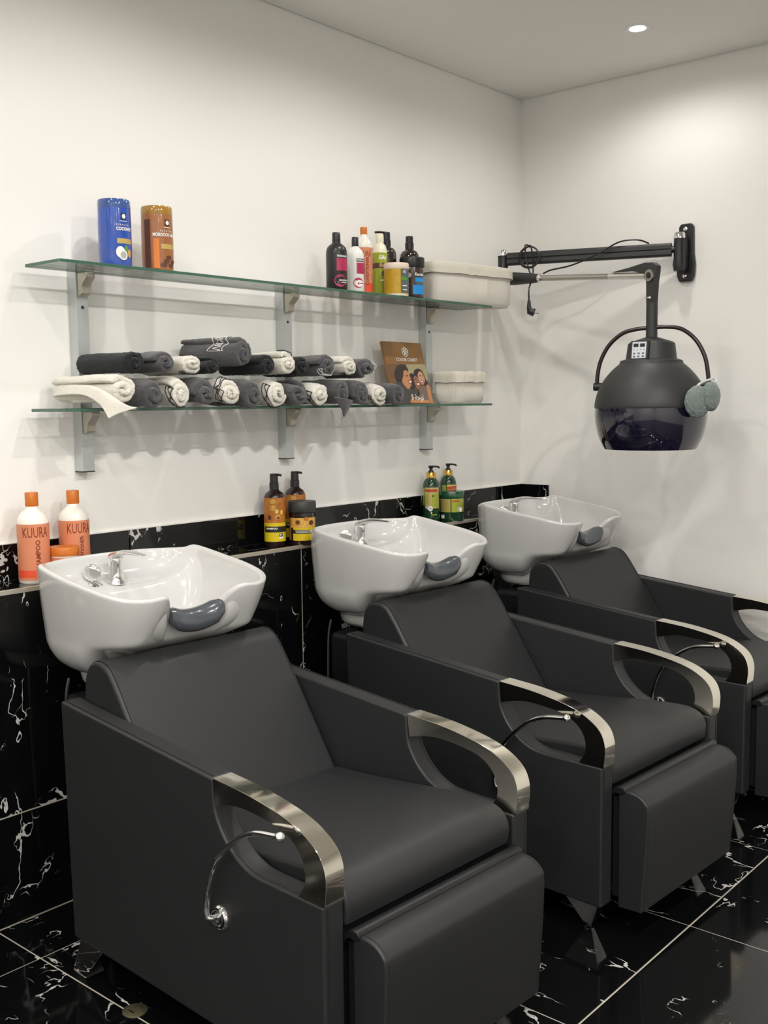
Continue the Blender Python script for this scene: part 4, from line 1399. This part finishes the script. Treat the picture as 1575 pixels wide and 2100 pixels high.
# power cord wound round the arm, and its plug
cordp = [A + ax * .12 + Vector((0, 0, .030)), A + ax * .17 + Vector((-.01, -.01, .046)), A + ax * .25 + Vector((-.02, -.02, .040)), A + ax * .34 + Vector((-.03, -.03, -.005)),
         A + ax * .45 + Vector((-.035, -.035, -.045)), A + ax * .54 + Vector((-.03, -.03, -.060)), A + ax * .62 + Vector((-.02, -.03, -.082))]
loop_c = B_ - ax * .105
for k in range(26):
    t = 2 * pi * k / 12 + 1.2
    rl = .046 - .006 * (k / 26)
    cordp.append(loop_c + up_ * (rl * sin(t)) + ax * (rl * cos(t)) - sd * 0 + Vector((-.018 - .0006 * k, -.020 - .0006 * k, .0)))
plug_p = Vector((3.735, -.297, 1.775))
cordp += [loop_c + Vector((-.03, -.05, -.07)), Vector((3.735, -.297, 1.86)), Vector((3.735, -.297, 1.805))]
D(MB().tube(cr([tuple(p) for p in cordp], 4), .0034, 8)).build('power_cord', BLACKPL, dr)
pg = D(MB().tube([(3.735, -.297, 1.812), (3.735, -.297, 1.785), (3.738, -.299, 1.768), (3.750, -.312, 1.762)], .012, 12, radii=[.006, .009, .015, .017])).build('plug', BLACKPL, dr)
for s in (-1, 1):
    D(MB().tube([(3.750 + s * .004, -.312 + s * .004, 1.760), (3.763 + s * .004, -.326 + s * .004, 1.757)], .0022, 8)).build('plug_pin', CHROME, pg)

# fuzzy pads hanging on the dryer's side knob
PLUSH = mat('grey_green_plush', (0.20, 0.25, 0.235), 0.95, noise_scale=150, noise_amt=.3, bump=1.0, bump_scale=300, bump_dist=.004, sheen=.4)
STRAP = mat('pale_strap', (0.62, 0.66, 0.64), 0.6)
kp = c0 + rdir * .224
pe = empty('plush_ear_pads', tuple(kp), 0, 'pair of fuzzy grey-green ear pads hanging from the hood dryer knob', 'ear pads')
nd = Vector((CAM.x - kp.x, CAM.y - kp.y, 0)).normalized()
for k, (ra, za, na, sz) in enumerate(((-.056, -.058, .124, .055), (-.012, -.040, .086, .050))):
    mb = MB()
    ctr = rdir * ra + Vector((0, 0, za)) + nd * na
    nn, mm = 90, 60
    fd = (rdir * (.22 + ra) + nd * na).normalized()
    sx_ = Vector((0, 0, 1)).cross(fd).normalized()

    def PP(i, j):
        th = pi * j / (mm - 1)
        a = 2 * pi * i / nn
        v = Vector((sin(th) * cos(a), sin(th) * sin(a), cos(th)))
        r = sz * (1 + .07 * noise.noise(v * 4 + Vector((k * 5, 0, 0))) + .10 * noise.noise(v * 26))
        return tuple(ctr + sx_ * (v.x * r) + Vector((0, 0, 1)) * (v.y * r) + fd * (v.z * r * .42))
    mb.grid(PP, nn, mm, True)
    mb.build('pad', PLUSH, pe, angle=180)
stp = [tuple(nd * .128 + rdir * -.070 + Vector((0, 0, -.022))), tuple(nd * .095 + rdir * -.050 + Vector((0, 0, .004))), tuple(nd * .030 + rdir * -.014 + Vector((0, 0, .020))),
       tuple(nd * -.002 + rdir * -.002 + Vector((0, 0, .0215))), tuple(nd * .022 + rdir * .006 + Vector((0, 0, .012))), tuple(nd * .080 + rdir * -.004 + Vector((0, 0, -.010)))]
MB().tube(cr(stp, 5), .0042, 8).build('strap', STRAP, pe)

# ------------------------------------------------------------------ small floor fitting
BRASS = mat('aged_brass', (0.19, 0.17, 0.10), 0.4, 0.7)
fc = empty('floor_cap', (1.369, -.748, 0), 0, 'small round olive brass cap set on a floor grout line', 'floor cap')
MB().lathe([(.029, 0), (.029, .0018), (.027, .003), (.001, .0031)], 32).build('disc', BRASS, fc)
MB().box(-.012, -.009, -.010, .010, .0032, .0038).build('slot', STEEL, fc)
